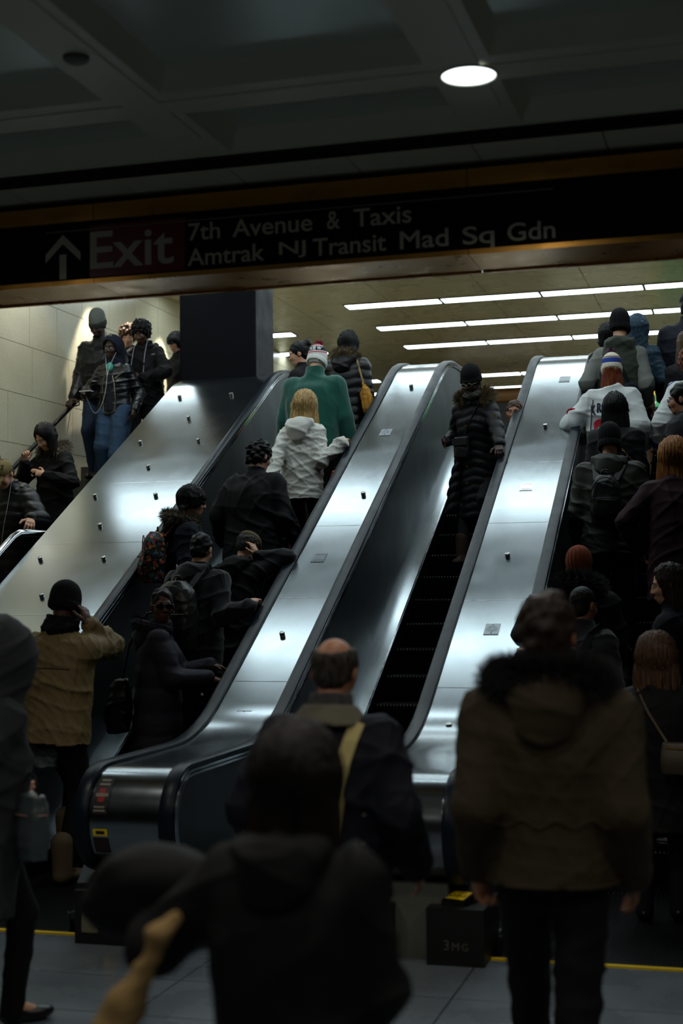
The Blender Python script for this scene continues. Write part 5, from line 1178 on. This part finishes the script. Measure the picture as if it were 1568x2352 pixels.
# ---- middle lane
p = person('woman in a long quilted black coat and ribbed beanie riding down the middle lane', (-2.27, 12.32, 2.09), 172, 1.61, 'deep', 9, (-8, -14, 0), 'riders in the middle lane', shw=-.012, girth=.95, feet={'R': (.12, .14, -.10), 'L': (-.09, .02, 0)}, boot=.2, shoem=cloth('suede_brown', (58, 44, 34), .9, .3, 90), trousers=cloth('trousers_charcoal', (34, 35, 36), .8),
           armL=dict(world=(-1.985, 11.84, 2.935), wf=(.1, -.82, -.52), wn=(0, .5, -.87), curl=.5, show=True, hs=1.1, pole=(-.3, -.8, -.4)), armR=dict(to=(.24, .14, .98)))
QUILT = cloth('quilted_black', (15, 16, 19), .52, .1, 180, spec=.2)
j = coat(p, QUILT, 'quilted_coat', .36, (.215, .18, .185, .175), (.235, .15, .15, .13), (.078, .072, .056), .07, puffs(.075, .008, 8, .25), hood='down', fur_m=FURBR, fur_len=.06, fur_n=1300, fur_r=.05, furw=1.1, back=-.05)
sdf_obj('coat_flap', [loft([(.36, .20, .10, .075, .11), (.6, .17, .09, .07, .10), (.9, .11, .08, .05, .08)], rotx(0), (0, 0, 0), 2, .03)], .011, QUILT, j, puffs(.085, .012, 3, .4))
m2 = MB()
for z in (.52, .66, .82, 1.05, 1.2, 1.33): m2.cyl(on_surf(j, .05, z * p.s, False, 0), (0, 1, 0), .008, .006, 10)
m2.build('snap_buttons', GOLD, j, True)
m2 = MB(); bq = p.SHO['L'] * .55 + p.ELB['L'] * .45; m2.cyl(bq + np.array([-.04, .07, 0]), (-.4, 1, .1), .016, .012, 14); m2.build('sleeve_badge', GOLD, j, True)
m2 = MB(); m2.box(-.072, -.064, *(sorted((on_surf(j, -.07, 1.27 * p.s, False)[1] - .002, on_surf(j, -.07, 1.27 * p.s, False)[1] + .006))), 1.24 * p.s, 1.29 * p.s); m2.build('zip_pull', ZIP, j)
beanie(p, cloth('beanie_ribbed_black', (9, 9, 11), .95, .5, 140), top=.03, rib=34, amp=.003); glasses(p, m=mat('wire_frame2', (150, 140, 120), .3, .8))
sdf_obj('scarf', [ell(p.T((0, .03, 1.50)), np.array((.10, .10, .06)), p.M, .03)], .01, cloth('scarf_grey', (70, 72, 66), .9, .6, 90, var=.5), p.body, waves(6, .012, (40, 80)))
sdf_obj('bracelet', [], .01, GOLD, p.body) if 0 else None
sdf_thing('crossbody_bag', p, [loft([(.82, .08, .215, .065, .045), (.92, .08, .21, .07, .05), (1.01, .08, .195, .065, .04)], None, (0, 0, 0), 3.2, .02)], .009, mat('bag_leather_black', (24, 24, 25), .45, bump=.2, bscale=60), 'black crossbody bag in front of the long quilted coat', 'bag', waves(3, .006, (30, 60)))
cb = bpy.data.objects['crossbody_bag']; part_of(cb, p, 'strap', lambda q: q.tube([(.06, .20, 1.01), on_surf(j, .03, 1.2 * p.s, False, .006), on_surf(j, -.03, 1.33 * p.s, False, .006), on_surf(j, -.08, 1.42 * p.s, False, .008)], .006, 6), BLACKT)
part_of(cb, p, 'flap', lambda q: q.box(.015, .145, .245, .268, .93, .99), mat('bag_leather_black', (24, 24, 25)), False)
p = person('child half hidden behind the right handrail above the descending woman', (-2.01, 12.76, 2.28), 178, 1.14, 'mid', 0, (0, -6, 0), 'riders in the middle lane', head_scale=.86, fine=False, shw=-.01)
coat(p, NAVYC, 'jacket', .8, (.17, .17, .175, .18)); hair(p, 'short', BROWNH(), 6)

# ---- right escalator
p = person('man in ribbed black beanie and grey sweatshirt with an olive vest', (-1.10, 13.09, 2.47), 0, 1.80, 'light', 3, (0, -4, 0), GC, shw=.012, girth=1.0, eyes=False, armR=dict(to=(.22, .16, 1.0), pole=(.2, -1, -.3)), armL=dict(to=(-.27, .14, 1.0), pole=(-.45, -1, -.3)))
GREYS = cloth('sweatshirt_grey', (112, 114, 108), .95, .3, 200, var=.15); OLV = cloth('vest_olive', (52, 58, 48), .8, .2)
coat(p, GREYS, 'sweatshirt', .86, (.195, .195, .205, .21), (.15, .145, .15, .14), (.08, .074, .06), .02, waves(101, .010, (14, 34)))
z_ = lambda z: (z - .95) * p.s
sdf_obj('vest', [loft([(z_(.84), 0, -.005, .215 * p.s, .16 * p.s), (z_(1.1), 0, -.005, .205 * p.s, .155 * p.s), (z_(1.3), 0, -.01, .19 * p.s, .163 * p.s), (z_(1.42), 0, -.012, .155 * p.s, .12 * p.s), (z_(1.48), 0, -.01, .10 * p.s, .10 * p.s)], p.M, p.piv, 2.3, .03), ell(p.T((0, -.10, 1.46)), np.array((.12, .07, .07)) * p.s, p.M, .05), rc(p.T((-.09, -.03, 1.47)), p.T((.09, -.03, 1.47)), .05, .05, .04)], .011, OLV, p.body, waves(103, .009, (16, 40)))
beanie(p, cloth('beanie_rib_black', (13, 13, 15), .95, .5, 150), top=.04, rib=26, amp=.004, low=-.03)
vs_ = [o for o in p.body.children if o.name.startswith('vest')][0]
sdf_thing('sling_bag', p, [ell(np.array([.10, -.20, 1.02]), (.09, .05, .12), None, .02)], .01, NAVYC, 'dark sling bag across the back of the grey sweatshirt man', 'bag', waves(3, .008, (30, 60)))
sb = bpy.data.objects['sling_bag']; part_of(sb, p, 'strap', lambda q: strap(q, p, vs_, [on_surf(vs_, x, z * p.s, True, .012) for x, z in ((.09, 1.08), (.04, 1.2), (-.02, 1.32), (-.07, 1.42))], .035), BLACKT)
p = person('dark haired head peeking left of the ribbed black beanie', (-1.26, 13.62, 2.85), 0, 1.40, 'mid', 0, (0, 0, 0), GC, fine=False, eyes=False, detail=False)
coat(p, BLACKC, 'jacket', .8, (.17, .17, .17, .18)); hair(p, 'bob', BLACKH(), 15, .14)
p = person('person in a hooded blue denim jacket with pale line pattern', (-.975, 13.45, 2.66), -6, 1.63, 'light', 3, (0, 0, 0), GC, shw=.0, girth=.7, tw=.75, feet={'R': (.06, 0, 0), 'L': (-.08, 0, 0)}, armR=dict(to=(.17, .22, 1.02), pole=(.4, -1, -.2)), fine=False, eyes=False)
DEN = cloth('denim_jacket', (62, 88, 108), .8, .2)
def scribble(m):
    nt = m.node_tree; N = nt.nodes; L = nt.links; b = N['Principled BSDF']; tc = N.new('ShaderNodeTexCoord'); wv = N.new('ShaderNodeTexVoronoi'); wv.feature = 'DISTANCE_TO_EDGE'; wv.inputs['Scale'].default_value = 13; L.new(tc.outputs['Object'], wv.inputs['Vector'])
    lt = N.new('ShaderNodeMath'); lt.operation = 'LESS_THAN'; lt.inputs[1].default_value = .012; L.new(wv.outputs['Distance'], lt.inputs[0]); mx = N.new('ShaderNodeMixRGB'); mx.inputs[1].default_value = (*lin((40, 62, 78)), 1); mx.inputs[2].default_value = (*lin((100, 122, 134)), 1); L.new(lt.outputs[0], mx.inputs[0]); L.new(mx.outputs[0], b.inputs['Base Color'])
scribble(DEN)
coat(p, DEN, 'denim_jacket', 1.0, (.18, .18, .19, .19), (.15, .145, .15, .14), (.085, .078, .06), .03, waves(111, .010, (14, 34)), hood='up')
p = person('man in flat dark cap and long black overcoat at the top right edge', (-.50, 13.50, 2.66), -6, 1.84, 'light', 2, (-16, -2, 0), GC, shw=.045, girth=1.15)
coat(p, NAVYC, 'overcoat', .5, (.25, .245, .255, .245), (.17, .165, .17, .15), (.09, .08, .062), .06, waves(121, .008, (10, 24))); hair(p, 'short', BLACKH(), 33); glasses(p)
sdf_obj('cap', [ell(p.Hd((0, -.01, .05)), np.array((.086, .108, .078)) * p.hs, p.Mh, .02), ell(p.Hd((0, .13, .035)), np.array((.065, .06, .009)) * p.hs, p.Mh @ rotx(-12), .015), ell(p.Hd((0, 0, -.075)), np.array((.2, .2, .1)) * p.hs, p.Mh, .008, 's')], .008, BLACKC, p.body)
p = person('person with long greyish brown hair at the right edge under the black overcoat', (-.50, 13.10, 2.47), 0, 1.58, 'light', 2, (0, 0, 0), GC, fine=False, eyes=False)
coat(p, BLACKC, 'coat', .6); hair(p, 'long', hair_mat('hair_grey_brown', (62, 48, 38), (118, 98, 80)), 17, .26, vol=.01)
# white hockey jerseys
JER = bands_mat('jersey_white', (0, 0, 1), [(.4, (206, 208, 206)), (.80, (18, 60, 140)), (.835, (206, 208, 206)), (.85, (190, 30, 50)), (.885, (206, 208, 206)), (.90, (18, 60, 140)), (.935, (204, 207, 206)), (1.545, (16, 44, 116)), (1.562, (206, 208, 206)), (1.570, (176, 28, 52)), (1.588, (206, 208, 206)), (1.596, (18, 74, 160))], .8, .25, 300, absx=.75)
JRED = cloth('twill_red', (176, 24, 44), .7); JNAVY = cloth('twill_navy', (18, 24, 60), .7); JWHITE = cloth('twill_white', (214, 214, 212), .7)
p = person('red haired woman in striped bobble hat and white hockey jersey', (-1.12, 12.43, 2.09), 0, 1.67, 'light', 2, (4, -12, 0), GC, shw=.012, fine=False, eyes=False, armL=dict(world=(-1.37, 12.62, 3.10), wf=(.0, .84, .5), wn=(0, .5, -.87), curl=.4, pole=(-.7, -.6, -.3)), armR=dict(to=(.24, .12, .92), pole=(.2, -1, -.2)))
j = coat(p, JER, 'hockey_jersey', .70, (.25, .235, .235, .225), (.17, .16, .165, .15), (.105, .10, .085), .01, waves(131, .011, (12, 30)))
for k, ch in enumerate('KREIDER'):
    w_ = .016 if ch == 'I' else .047; x_ = (-.170, -.118, -.066, -.014, .008, .060, .112)[k]; a_ = -.10 * (x_ / .17) ** 2 * .32
    flat_text(p, j, ch, x_ + w_ / 2, 1.255 * p.s + a_, w_, .085, JNAVY, .05, True, 'lettering', sub=1)
for k, ch in enumerate('20'): flat_text(p, j, ch, -.085 + .17 * k, .93 * p.s, .13, .24, JRED, .05, True, 'number', sub=2)
for k, ch in enumerate('20'): flat_text(p, j, ch, -.085 + .17 * k, .945 * p.s, .085, .20, JNAVY, .0, True, 'number_shadow', sub=2) if 0 else None
m2 = MB(); q0 = p.SHO['L'] * .45 + p.ELB['L'] * .55
for a in np.linspace(0, 6.2832, 13)[:-1]:
    m2.tube([q0 + np.array([-.075 * math.cos(.5 * math.sin(a)), -.075 + .01, .035 * math.cos(a)]) + np.array([.05 * math.sin(a), 0, 0]), q0 + np.array([-.075 * math.cos(.5 * math.sin(a + .55)), -.065, .035 * math.cos(a + .55)]) + np.array([.05 * math.sin(a + .55), 0, 0])], .009, 6)
m2.build('sleeve_number', JRED, j, True)
hair(p, 'long', hair_mat('hair_red', (70, 28, 14), (150, 76, 42)), 18, .25, vol=-.012)
zb = p.hc[2]
HATR = bands_mat('knit_cream_bands', (0, 0, 1), [(zb - .2, (206, 200, 180)), (zb + .062, (120, 34, 50)), (zb + .071, (206, 200, 180)), (zb + .076, (24, 56, 140)), (zb + .118, (206, 200, 180)), (zb + .123, (120, 34, 50)), (zb + .132, (206, 200, 180))], .9, .8, 130)
b = beanie(p, HATR, 'bobble_hat', .04, rib=30, cuffm=mat('knit_cream', (206, 200, 180), .9, bump=.8, bscale=140)); pompom(p, mat('pompom_mauve', (132, 100, 130), .95, var=.5, vscale=90), b, .04, .19)
world_obj('chain_strap', p, lambda q: q.tube([on_surf(j, -.15, 1.36 * p.s, True, .008), on_surf(j, -.165, 1.2 * p.s, True, .012), on_surf(j, -.18, 1.05 * p.s, True, .012), on_surf(j, -.19, .9 * p.s, True, .012)], .005, 6), mat('strap_maroon', (58, 34, 34), .5), 'thin maroon bag strap with gold end down the jersey with the name', 'strap')
part_of(bpy.data.objects['chain_strap'], p, 'chain', lambda q: [q.tube([on_surf(j, -.19, z * p.s, True, .012) + np.array([.004 * (-1) ** k, 0, 0]), on_surf(j, -.19, (z - .012) * p.s, True, .012) + np.array([-.004 * (-1) ** k, 0, 0])], .004, 6) for k, z in enumerate(np.arange(.90, .72, -.012))], GOLD)
p = person('person with curly reddish brown hair in a white hockey jersey', (-.43, 12.40, 2.09), 4, 1.70, 'light', 2, (0, 0, 0), GC, shw=-.012, fine=False, eyes=False, armL=dict(to=(-.30, .10, .90), pole=(-.3, -1, -.1)))
j = coat(p, JER, 'hockey_jersey', .66, (.25, .24, .24, .23), (.17, .16, .165, .15), (.105, .098, .075), .01, waves(141, .011, (12, 30))); hair(p, 'afro', hair_mat('hair_auburn', (60, 30, 20), (128, 72, 50)), 19, vol=.016)
flat_text(p, j, '2', -.06, .95 * p.s, .12, .24, JRED, .05, True, 'number')
m2 = MB(); v = unit(p.WR['L'] - p.ELB['L']); m2.tube([p.WR['L'] - v * .075, p.WR['L'] - v * .02], [.083, .080], 20); m2.build('cuff_band', mat('cuff_blue', (18, 50, 124), .8), j, True)
p = person('man with close dark hair and moustache in profile at the right edge', (-.47, 11.80, 1.71), 60, 1.70, 'mid', 2, (22, -4, 0), GC, shw=.02)
coat(p, cloth('jacket_slate', (36, 38, 40), .75), 'jacket', .7, collar=.05, hood='down'); hair(p, 'short', BLACKH(), 41, vol=.012)
sdf_obj('moustache', [ell(p.Hd((0, .098, -.050)), np.array((.026, .012, .007)) * p.hs, p.Mh, .01)], .004, BLACKH(), p.body); glasses(p)
p = person('woman with long straight black hair and a gold chain strap, dressed in black', (-1.04, 11.77, 1.71), 0, 1.64, 'light', 2, (0, 0, 0), GC, fine=False, eyes=False)
j = coat(p, BLACKC, 'coat', .6, (.22, .20, .205, .205), (.16, .15, .155, .14), (.088, .078, .06), .04, waves(151, .010, (12, 30))); hair(p, 'long', BLACKH(), 24, .34, vol=.012)
pts = [on_surf(j, x, z * p.s, True, .012) for x, z in ((-.1, 1.44), (-.02, 1.36), (.08, 1.24), (.17, 1.12), (.21, 1.02))]
world_obj('chain_strap', p, lambda q: [q.tube([pts[i] + (pts[i + 1] - pts[i]) * t + np.array([.004 * (-1) ** k, 0, 0]), pts[i] + (pts[i + 1] - pts[i]) * (t + .1) + np.array([-.004 * (-1) ** k, 0, 0])], .004, 5) for i in range(4) for k, t in enumerate(np.arange(0, .95, .1))], GOLD, 'gold chain strap across the back of the long black haired woman', 'strap')
p = person('person in a black knit cap and dark olive jacket wearing a small backpack', (-1.03, 11.11, 1.33), 2, 1.70, 'light', 4, (0, -4, 0), GC, shw=.05, girth=1.1, fine=False, eyes=False)
j = coat(p, cloth('jacket_dark_olive', (40, 44, 36), .6, .15, 150), 'jacket', .72, (.24, .235, .24, .235), (.17, .165, .17, .15), (.10, .09, .068), .05, sum_d(waves(161, .013, (14, 34))), hood='down'); beanie(p, cloth('cap_knit_black', (8, 8, 9), .95, .5, 140), top=.02, rib=20, low=-.055)
backpack(p, BLACKN, 'small black nylon backpack on the dark olive jacket', (-.02, -.25, 1.15), (.115, .075, .19), j=j)
p = person('woman with long ginger wavy hair and burgundy coat on the right escalator', (-.53, 10.78, 1.14), 4, 1.72, 'light', 2, (-12, -2, 0), GC, shw=.02, fine=False, eyes=False, armL=dict(to=(-.27, .10, .92), pole=(-.9, -.5, -.1)))
coat(p, cloth('coat_burgundy', (44, 20, 28), .8), 'coat', .55, (.23, .205, .21, .21), (.16, .15, .155, .14), (.088, .078, .06), .05, waves(171, .010, (12, 30))); hair(p, 'long', hair_mat('hair_ginger', (84, 46, 20), (190, 124, 66)), 26, .40, vol=.026)
p = person('person in a rust knit hat and black coat with big fur hood', (-1.10, 9.47, .38), 2, 1.66, 'dark', 8, (-4, -6, 0), GC, shw=.05, girth=1.15, eyes=False, armL=dict(world=(-1.40, 9.56, 1.70), hs=1.05, pole=(-.2, -.4, -1), wf=(-.15, .84, .5), wn=(0, .5, -.87), curl=.6, show=True))
coat(p, BLACKC, 'winter_coat', .5, (.26, .25, .25, .24), (.19, .18, .18, .16), (.10, .09, .066), .05, waves(181, .011, (12, 30)), hood='down', fur_m=FURB, fur_len=.06, fur_n=1500, fur_r=.06)
beanie(p, mat('knit_rust', (138, 66, 40), .95, bump=1, bscale=110, var=.3, vscale=70), 'knit_hat', .02, cuff=False, rib=22, amp=.003, low=-.02)
p = person('young man with cropped hair, grey jacket and backpack straps', (-1.06, 9.14, .19), -12, 1.60, 'mid', 6, (-18, -2, 0), GC, shw=.02, eyes=False, armL=dict(world=(-1.40, 8.96, 1.37), wf=(-.1, .84, .5), wn=(0, .5, -.87), curl=.5, show=True, pole=(-.2, -.4, -1)))
j = coat(p, cloth('jacket_grey_melange', (46, 48, 52), .85, .3, 160, .2), 'jacket', .72, (.225, .22, .225, .22), (.16, .155, .16, .145), (.092, .082, .062), .05, waves(191, .010, (14, 30)))
hair(p, 'buzz', hair_mat('hair_cropped', (14, 12, 11), (40, 35, 32)), 29, vol=.003)
backpack(p, BLACKC, 'plain black backpack of the young man with cropped hair', (0, -.24, 1.13), (.14, .09, .21), j=j)
p = person('woman with long dark hair in profile facing left at the right edge', (-.44, 9.14, .19), 70, 1.74, 'light', 3, (26, -8, 0), GC, shw=.01)
coat(p, NAVYC, 'coat', .6, (.21, .20, .205, .205), (.155, .15, .15, .14), (.085, .075, .06), .05, waves(201, .010, (12, 30))); hair(p, 'long', hair_mat('hair_dark_brown', (20, 15, 12), (58, 46, 38)), 31, .33, vol=.0)
p = person('woman with shoulder length brown hair at the right escalator entrance', (-.52, 8.05, 0), 0, 1.50, 'light', 2, (0, 0, 0), GF, fine=False, eyes=False, feet={'R': (.09, .02, 0), 'L': (-.09, -.03, 0)})
j = coat(p, BLACKC, 'coat', .55, (.24, .225, .225, .215), (.17, .16, .165, .15), (.095, .085, .066), .04, waves(211, .010, (12, 30))); hair(p, 'long', hair_mat('hair_chestnut', (46, 30, 20), (104, 76, 54)), 35, .24, vol=.03)
sdf_thing('crossbody_bag', p, [loft([(.80, .15, -.21, .12, .035), (.87, .15, -.215, .125, .05), (.97, .15, -.21, .115, .035)], None, (0, 0, 0), 4, .02)], .009, mat('bag_taupe', (70, 60, 46), .5, bump=.2, bscale=80), 'taupe crossbody bag with brass zip on the black coat at the right', 'bag')
cb = [o for o in bpy.data.objects if o.name.startswith('crossbody_bag') and o.parent is None][-1]
part_of(cb, p, 'zip', lambda q: q.tube([(.05, -.25, .945), (.15, -.26, .942), (.25, -.25, .945)], .004, 6), GOLD); part_of(cb, p, 'strap', lambda q: q.tube([(.06, -.2, .97)] + [on_surf(j, x, z, True, .006) for x, z in ((.02, 1.02), (-.04, 1.12), (-.10, 1.24))], .007, 6), mat('strap_taupe', (96, 84, 66), .6))

# ---- people on the lower floor, close to the camera
p = person('man in an olive parka with black fur hood walking towards the right escalator', (-.635, 4.60, 0), 4, 1.77, 'mid', 2, (-4, 0, 0), GF, shw=.058, girth=1.08, eyes=False, armL=dict(pole=(0, -1, -.2), to=(-.245, .06, .90), f=(.18, .12, -1), n=(.8, -.5, .1), curl=.62, show=True, hs=1.02), armR=dict(to=(.25, .08, .88), pole=(.05, -1, -.2)), feet={'R': (.06, -.22, 0), 'L': (-.09, .25, 0)})
PARKA = cloth('parka_olive', (52, 43, 26), .8, .2, 160, var=.14)
j = coat(p, PARKA, 'parka', .86, (.205, .20, .215, .225), (.165, .155, .16, .145), (.09, .082, .062), .05, sum_d(waves(221, .006, (10, 26)), waves(223, .003, (40, 80))), hood='down', res=.009)
pts = [p.T((.15 * math.cos(a), -.02 - .09 * math.sin(a), 1.48 + .02 * math.sin(a))) for a in np.linspace(-.35, math.pi + .35, 17)]
fur('fur_trim', pts, .042, 2600, .06, FURB, [c for c in j.children if c.name.startswith('hood')][0], 11)
hair(p, 'short', hair_mat('hair_dark_auburn', (22, 14, 9), (46, 30, 19)), 37, vol=.014)
m2 = MB(); m2.tube([on_surf(j, x, (1.06 + .012 * math.sin(x * 60)) * p.s, True, .0) for x in np.linspace(-.19, .19, 26)], .005, 6); m2.build('waist_cord', cloth('cord_olive', (54, 44, 28), .8), j, True)
m2 = MB(); m2.tube([on_surf(j, x, .872 * p.s, True, -.001) for x in np.linspace(-.215, .215, 26)], .006, 6); m2.build('hem_band', PARKA, j, True)
p = person('balding man in a navy jacket and khaki trousers walking to the escalators', (-1.44, 4.82, 0), -3, 1.63, 'mid', 7, (4, -8, 0), GF, shw=.045, girth=1.15, eyes=False, trousers=cloth('chinos_khaki', (150, 134, 84), .8, .2, 160), tw=1.1, armR=dict(to=(.29, .10, .84), pole=(.35, -1, -.1)), armL=dict(to=(-.29, .12, .84), pole=(-.35, -1, -.1)), feet={'R': (.19, -.08, 0), 'L': (-.1, .25, 0)})
j = coat(p, NAVYC, 'navy_jacket', .80, (.245, .25, .255, .24), (.18, .18, .18, .155), (.098, .09, .068), .0, waves(231, .010, (12, 28)), res=.009)
sdf_obj('collar', [loft([(z * p.s, 0, -.01, rx, rx * .95) for z, rx in ((1.42, .155), (1.46, .125), (1.50, .096))], p.M, p.piv - p.M @ p.piv, 2, .02)], .009, cloth('corduroy_taupe', (92, 88, 74), .9, .4, 120), j)
sdf_obj('scarf', [loft([(z * p.s, 0, -.005, rx, rx) for z, rx in ((1.49, .082), (1.545, .076))], p.M, p.piv - p.M @ p.piv, 2, .02)], .008, mat('scarf_check', (60, 60, 62), .9, var=.9, vscale=60), p.body)
hair(p, 'bald', hair_mat('hair_salt', (24, 21, 19), (74, 68, 60)), 43)
m2 = MB()
for z in (1.12, 1.02): m2.cyl(on_surf(j, .17, z * p.s, True, 0), (0, -1, 0), .005, .004, 10)
m2.build('rivets', mat('rivet', (200, 196, 180), .3, .8), j, True)
ST = mat('strap_cream', (172, 158, 100), .7, bump=.3, bscale=160)
world_obj('messenger_bag', p, lambda q: strap(q, p, j, [on_surf(j, x, z * p.s, True, .012) for x, z in ((.125, 1.44), (.115, 1.38), (.10, 1.3), (.09, 1.2), (.085, 1.1), (.08, 1.0), (.075, .9))], .05, .006), ST, 'wide cream webbing bag strap over the right shoulder of the navy jacket', 'bag', False)
mg = bpy.data.objects['messenger_bag']; part_of(mg, p, 'pouch', lambda q: q.box(-.06, .20, -.27, -.19, .66, .90), BLACKC, False)
p = person('short woman with very long dark hair, blurred in front', (-1.03, 3.15, 0), -4, 1.455, 'light', 3, (0, -6, 0), GF, shw=.035, girth=1.2, fine=False, eyes=False, armL=dict(to=(-.36, .20, .98), pole=(-.5, -1, -.6)), armR=dict(to=(.15, .24, .86), pole=(.3, -1, -.4)))
coat(p, BLACKC, 'long_coat', .48, (.14, .225, .235, .23), (.15, .20, .18, .15), (.09, .088, .072), .04, waves(241, .010, (10, 24)), hood='down', flare=.0); hair(p, 'long', hair_mat('hair_near_black', (12, 9, 8), (32, 24, 20)), 47, .36, vol=.022)
gl = p.WR['L']
sdf_thing('duffel_bag', p, [ell(gl + np.array([-.09, .02, .10]), (.17, .13, .10), None, .05), ell(gl + np.array([-.20, .05, .03]), (.12, .12, .10), None, .05), ell(gl + np.array([.03, .02, .02]), (.10, .10, .09), None, .05)], .013, BLACKC, 'soft black bag on the arm of the long haired woman in front', 'bag', waves(6, .014, (16, 36)))
sdf_thing('scarf_bundle', p, [rc((-.255, -.15, 1.03), (-.275, -.15, .98), .03, .016, .02), rc((-.275, -.15, .98), (-.33, -.17, .88), .02, .045, .02), rc((-.33, -.17, .88), (-.42, -.2, .70), .045, .06, .02), rc((-.24, -.10, 1.06), (-.255, -.15, 1.03), .02, .025, .02)], .009, cloth('wool_sand', (150, 122, 78), .9, .4, 120), 'blurred sand coloured scarf end hanging from the black bag in front', 'scarf', waves(4, .006, (30, 60)))
p = person('person in a dark grey hooded coat turned away at the left edge in front', (-3.13, 5.40, 0), -34, 1.62, 'light', 6, (0, -12, 0), GF, shw=.0, girth=1.1, fine=False, eyes=False, armR=dict(to=(.13, .10, 1.0), show=True), feet={'R': (.04, .16, 0), 'L': (-.1, -.2, 0)})
GREYC = cloth('coat_grey', (38, 40, 44), .85, .25, 120)
coat(p, GREYC, 'grey_coat', .52, (.25, .24, .235, .23), (.19, .18, .18, .155), (.11, .098, .075), .04, waves(251, .011, (10, 26)), hood='up', hsc=1.5)
gr = p.WR['R']
sdf_thing('tote_bag', p, [loft([(gr[2] - .29, gr[0] + .10, gr[1] + .02, .09, .05), (gr[2] - .17, gr[0] + .1, gr[1] + .02, .105, .06), (gr[2] - .02, gr[0] + .1, gr[1] + .02, .09, .04)], None, (0, 0, 0), 3.5, .02)], .011, mat('tote_slate', (62, 72, 74), .3, 0, .5), 'glossy slate tote bag held by the person in the dark grey hood', 'bag', waves(9, .006, (20, 40)))
tb = [o for o in bpy.data.objects if o.name.startswith('tote_bag') and o.parent is None][-1]
part_of(tb, p, 'trim', lambda q: q.tube([(gr[0] + .1 + .102 * math.cos(a), gr[1] + .02 + .058 * math.sin(a), gr[2] - .10) for a in np.linspace(0, 6.2832, 25)], .004, 6), mat('trim_pink', (150, 112, 104), .5)); part_of(tb, p, 'handle', lambda q: q.tube([(gr[0] + .1 + .07 * math.cos(a), gr[1] + .02, gr[2] - .03 + .09 * math.sin(a)) for a in np.linspace(0, math.pi, 12)], .006, 6), BLACKT)

# lit shop sign far behind the right escalator
sh = empty('shop_sign', (-1.28, 22.0, 4.45)); tag(sh, 'lit green shop sign with big orange letters far behind the jerseys', 'sign')
def emis(name, rgb, st): return mat(name, rgb, .5, emit=rgb, estr=st)
m2 = MB(); m2.box(-.18, .9, 0, .15, .04, .39); m2.build('sign_box', emis('sign_green', (60, 130, 90), .9), sh)
for txt, xa, w_, z0, h_, mm in (('X', -.165, .06, .15, .14, 'o'), ('T', -.092, .034, .155, .14, 'o'), ('W', -.05, .09, .155, .15, 'o'), ('CKY', -.06, .10, .315, .045, 'c'), ('LOTTO', -.165, .11, .085, .03, 'c')):
    if txt == 'LOTTO': m2 = MB(); m2.box(xa, xa + w_, -.012, 0, z0, z0 + h_); m2.build('pale_line', emis('sign_cream', (230, 226, 180), 1.0), sh); continue
    V, Fc = text_mesh(txt, w_, h_, bold=.04); m2 = MB(); m2.add([(xa + a, -.02, z0 + b) for a, b in V], Fc); m2.build('lettering', emis('sign_orange', (250, 176, 60), 1.3) if mm == 'o' else emis('sign_cream', (230, 226, 180), 1.0), sh)
m2 = MB(); m2.box(-.12, .8, .04, .11, -1.25, .04); m2.build('sign_stand', VENT, sh)
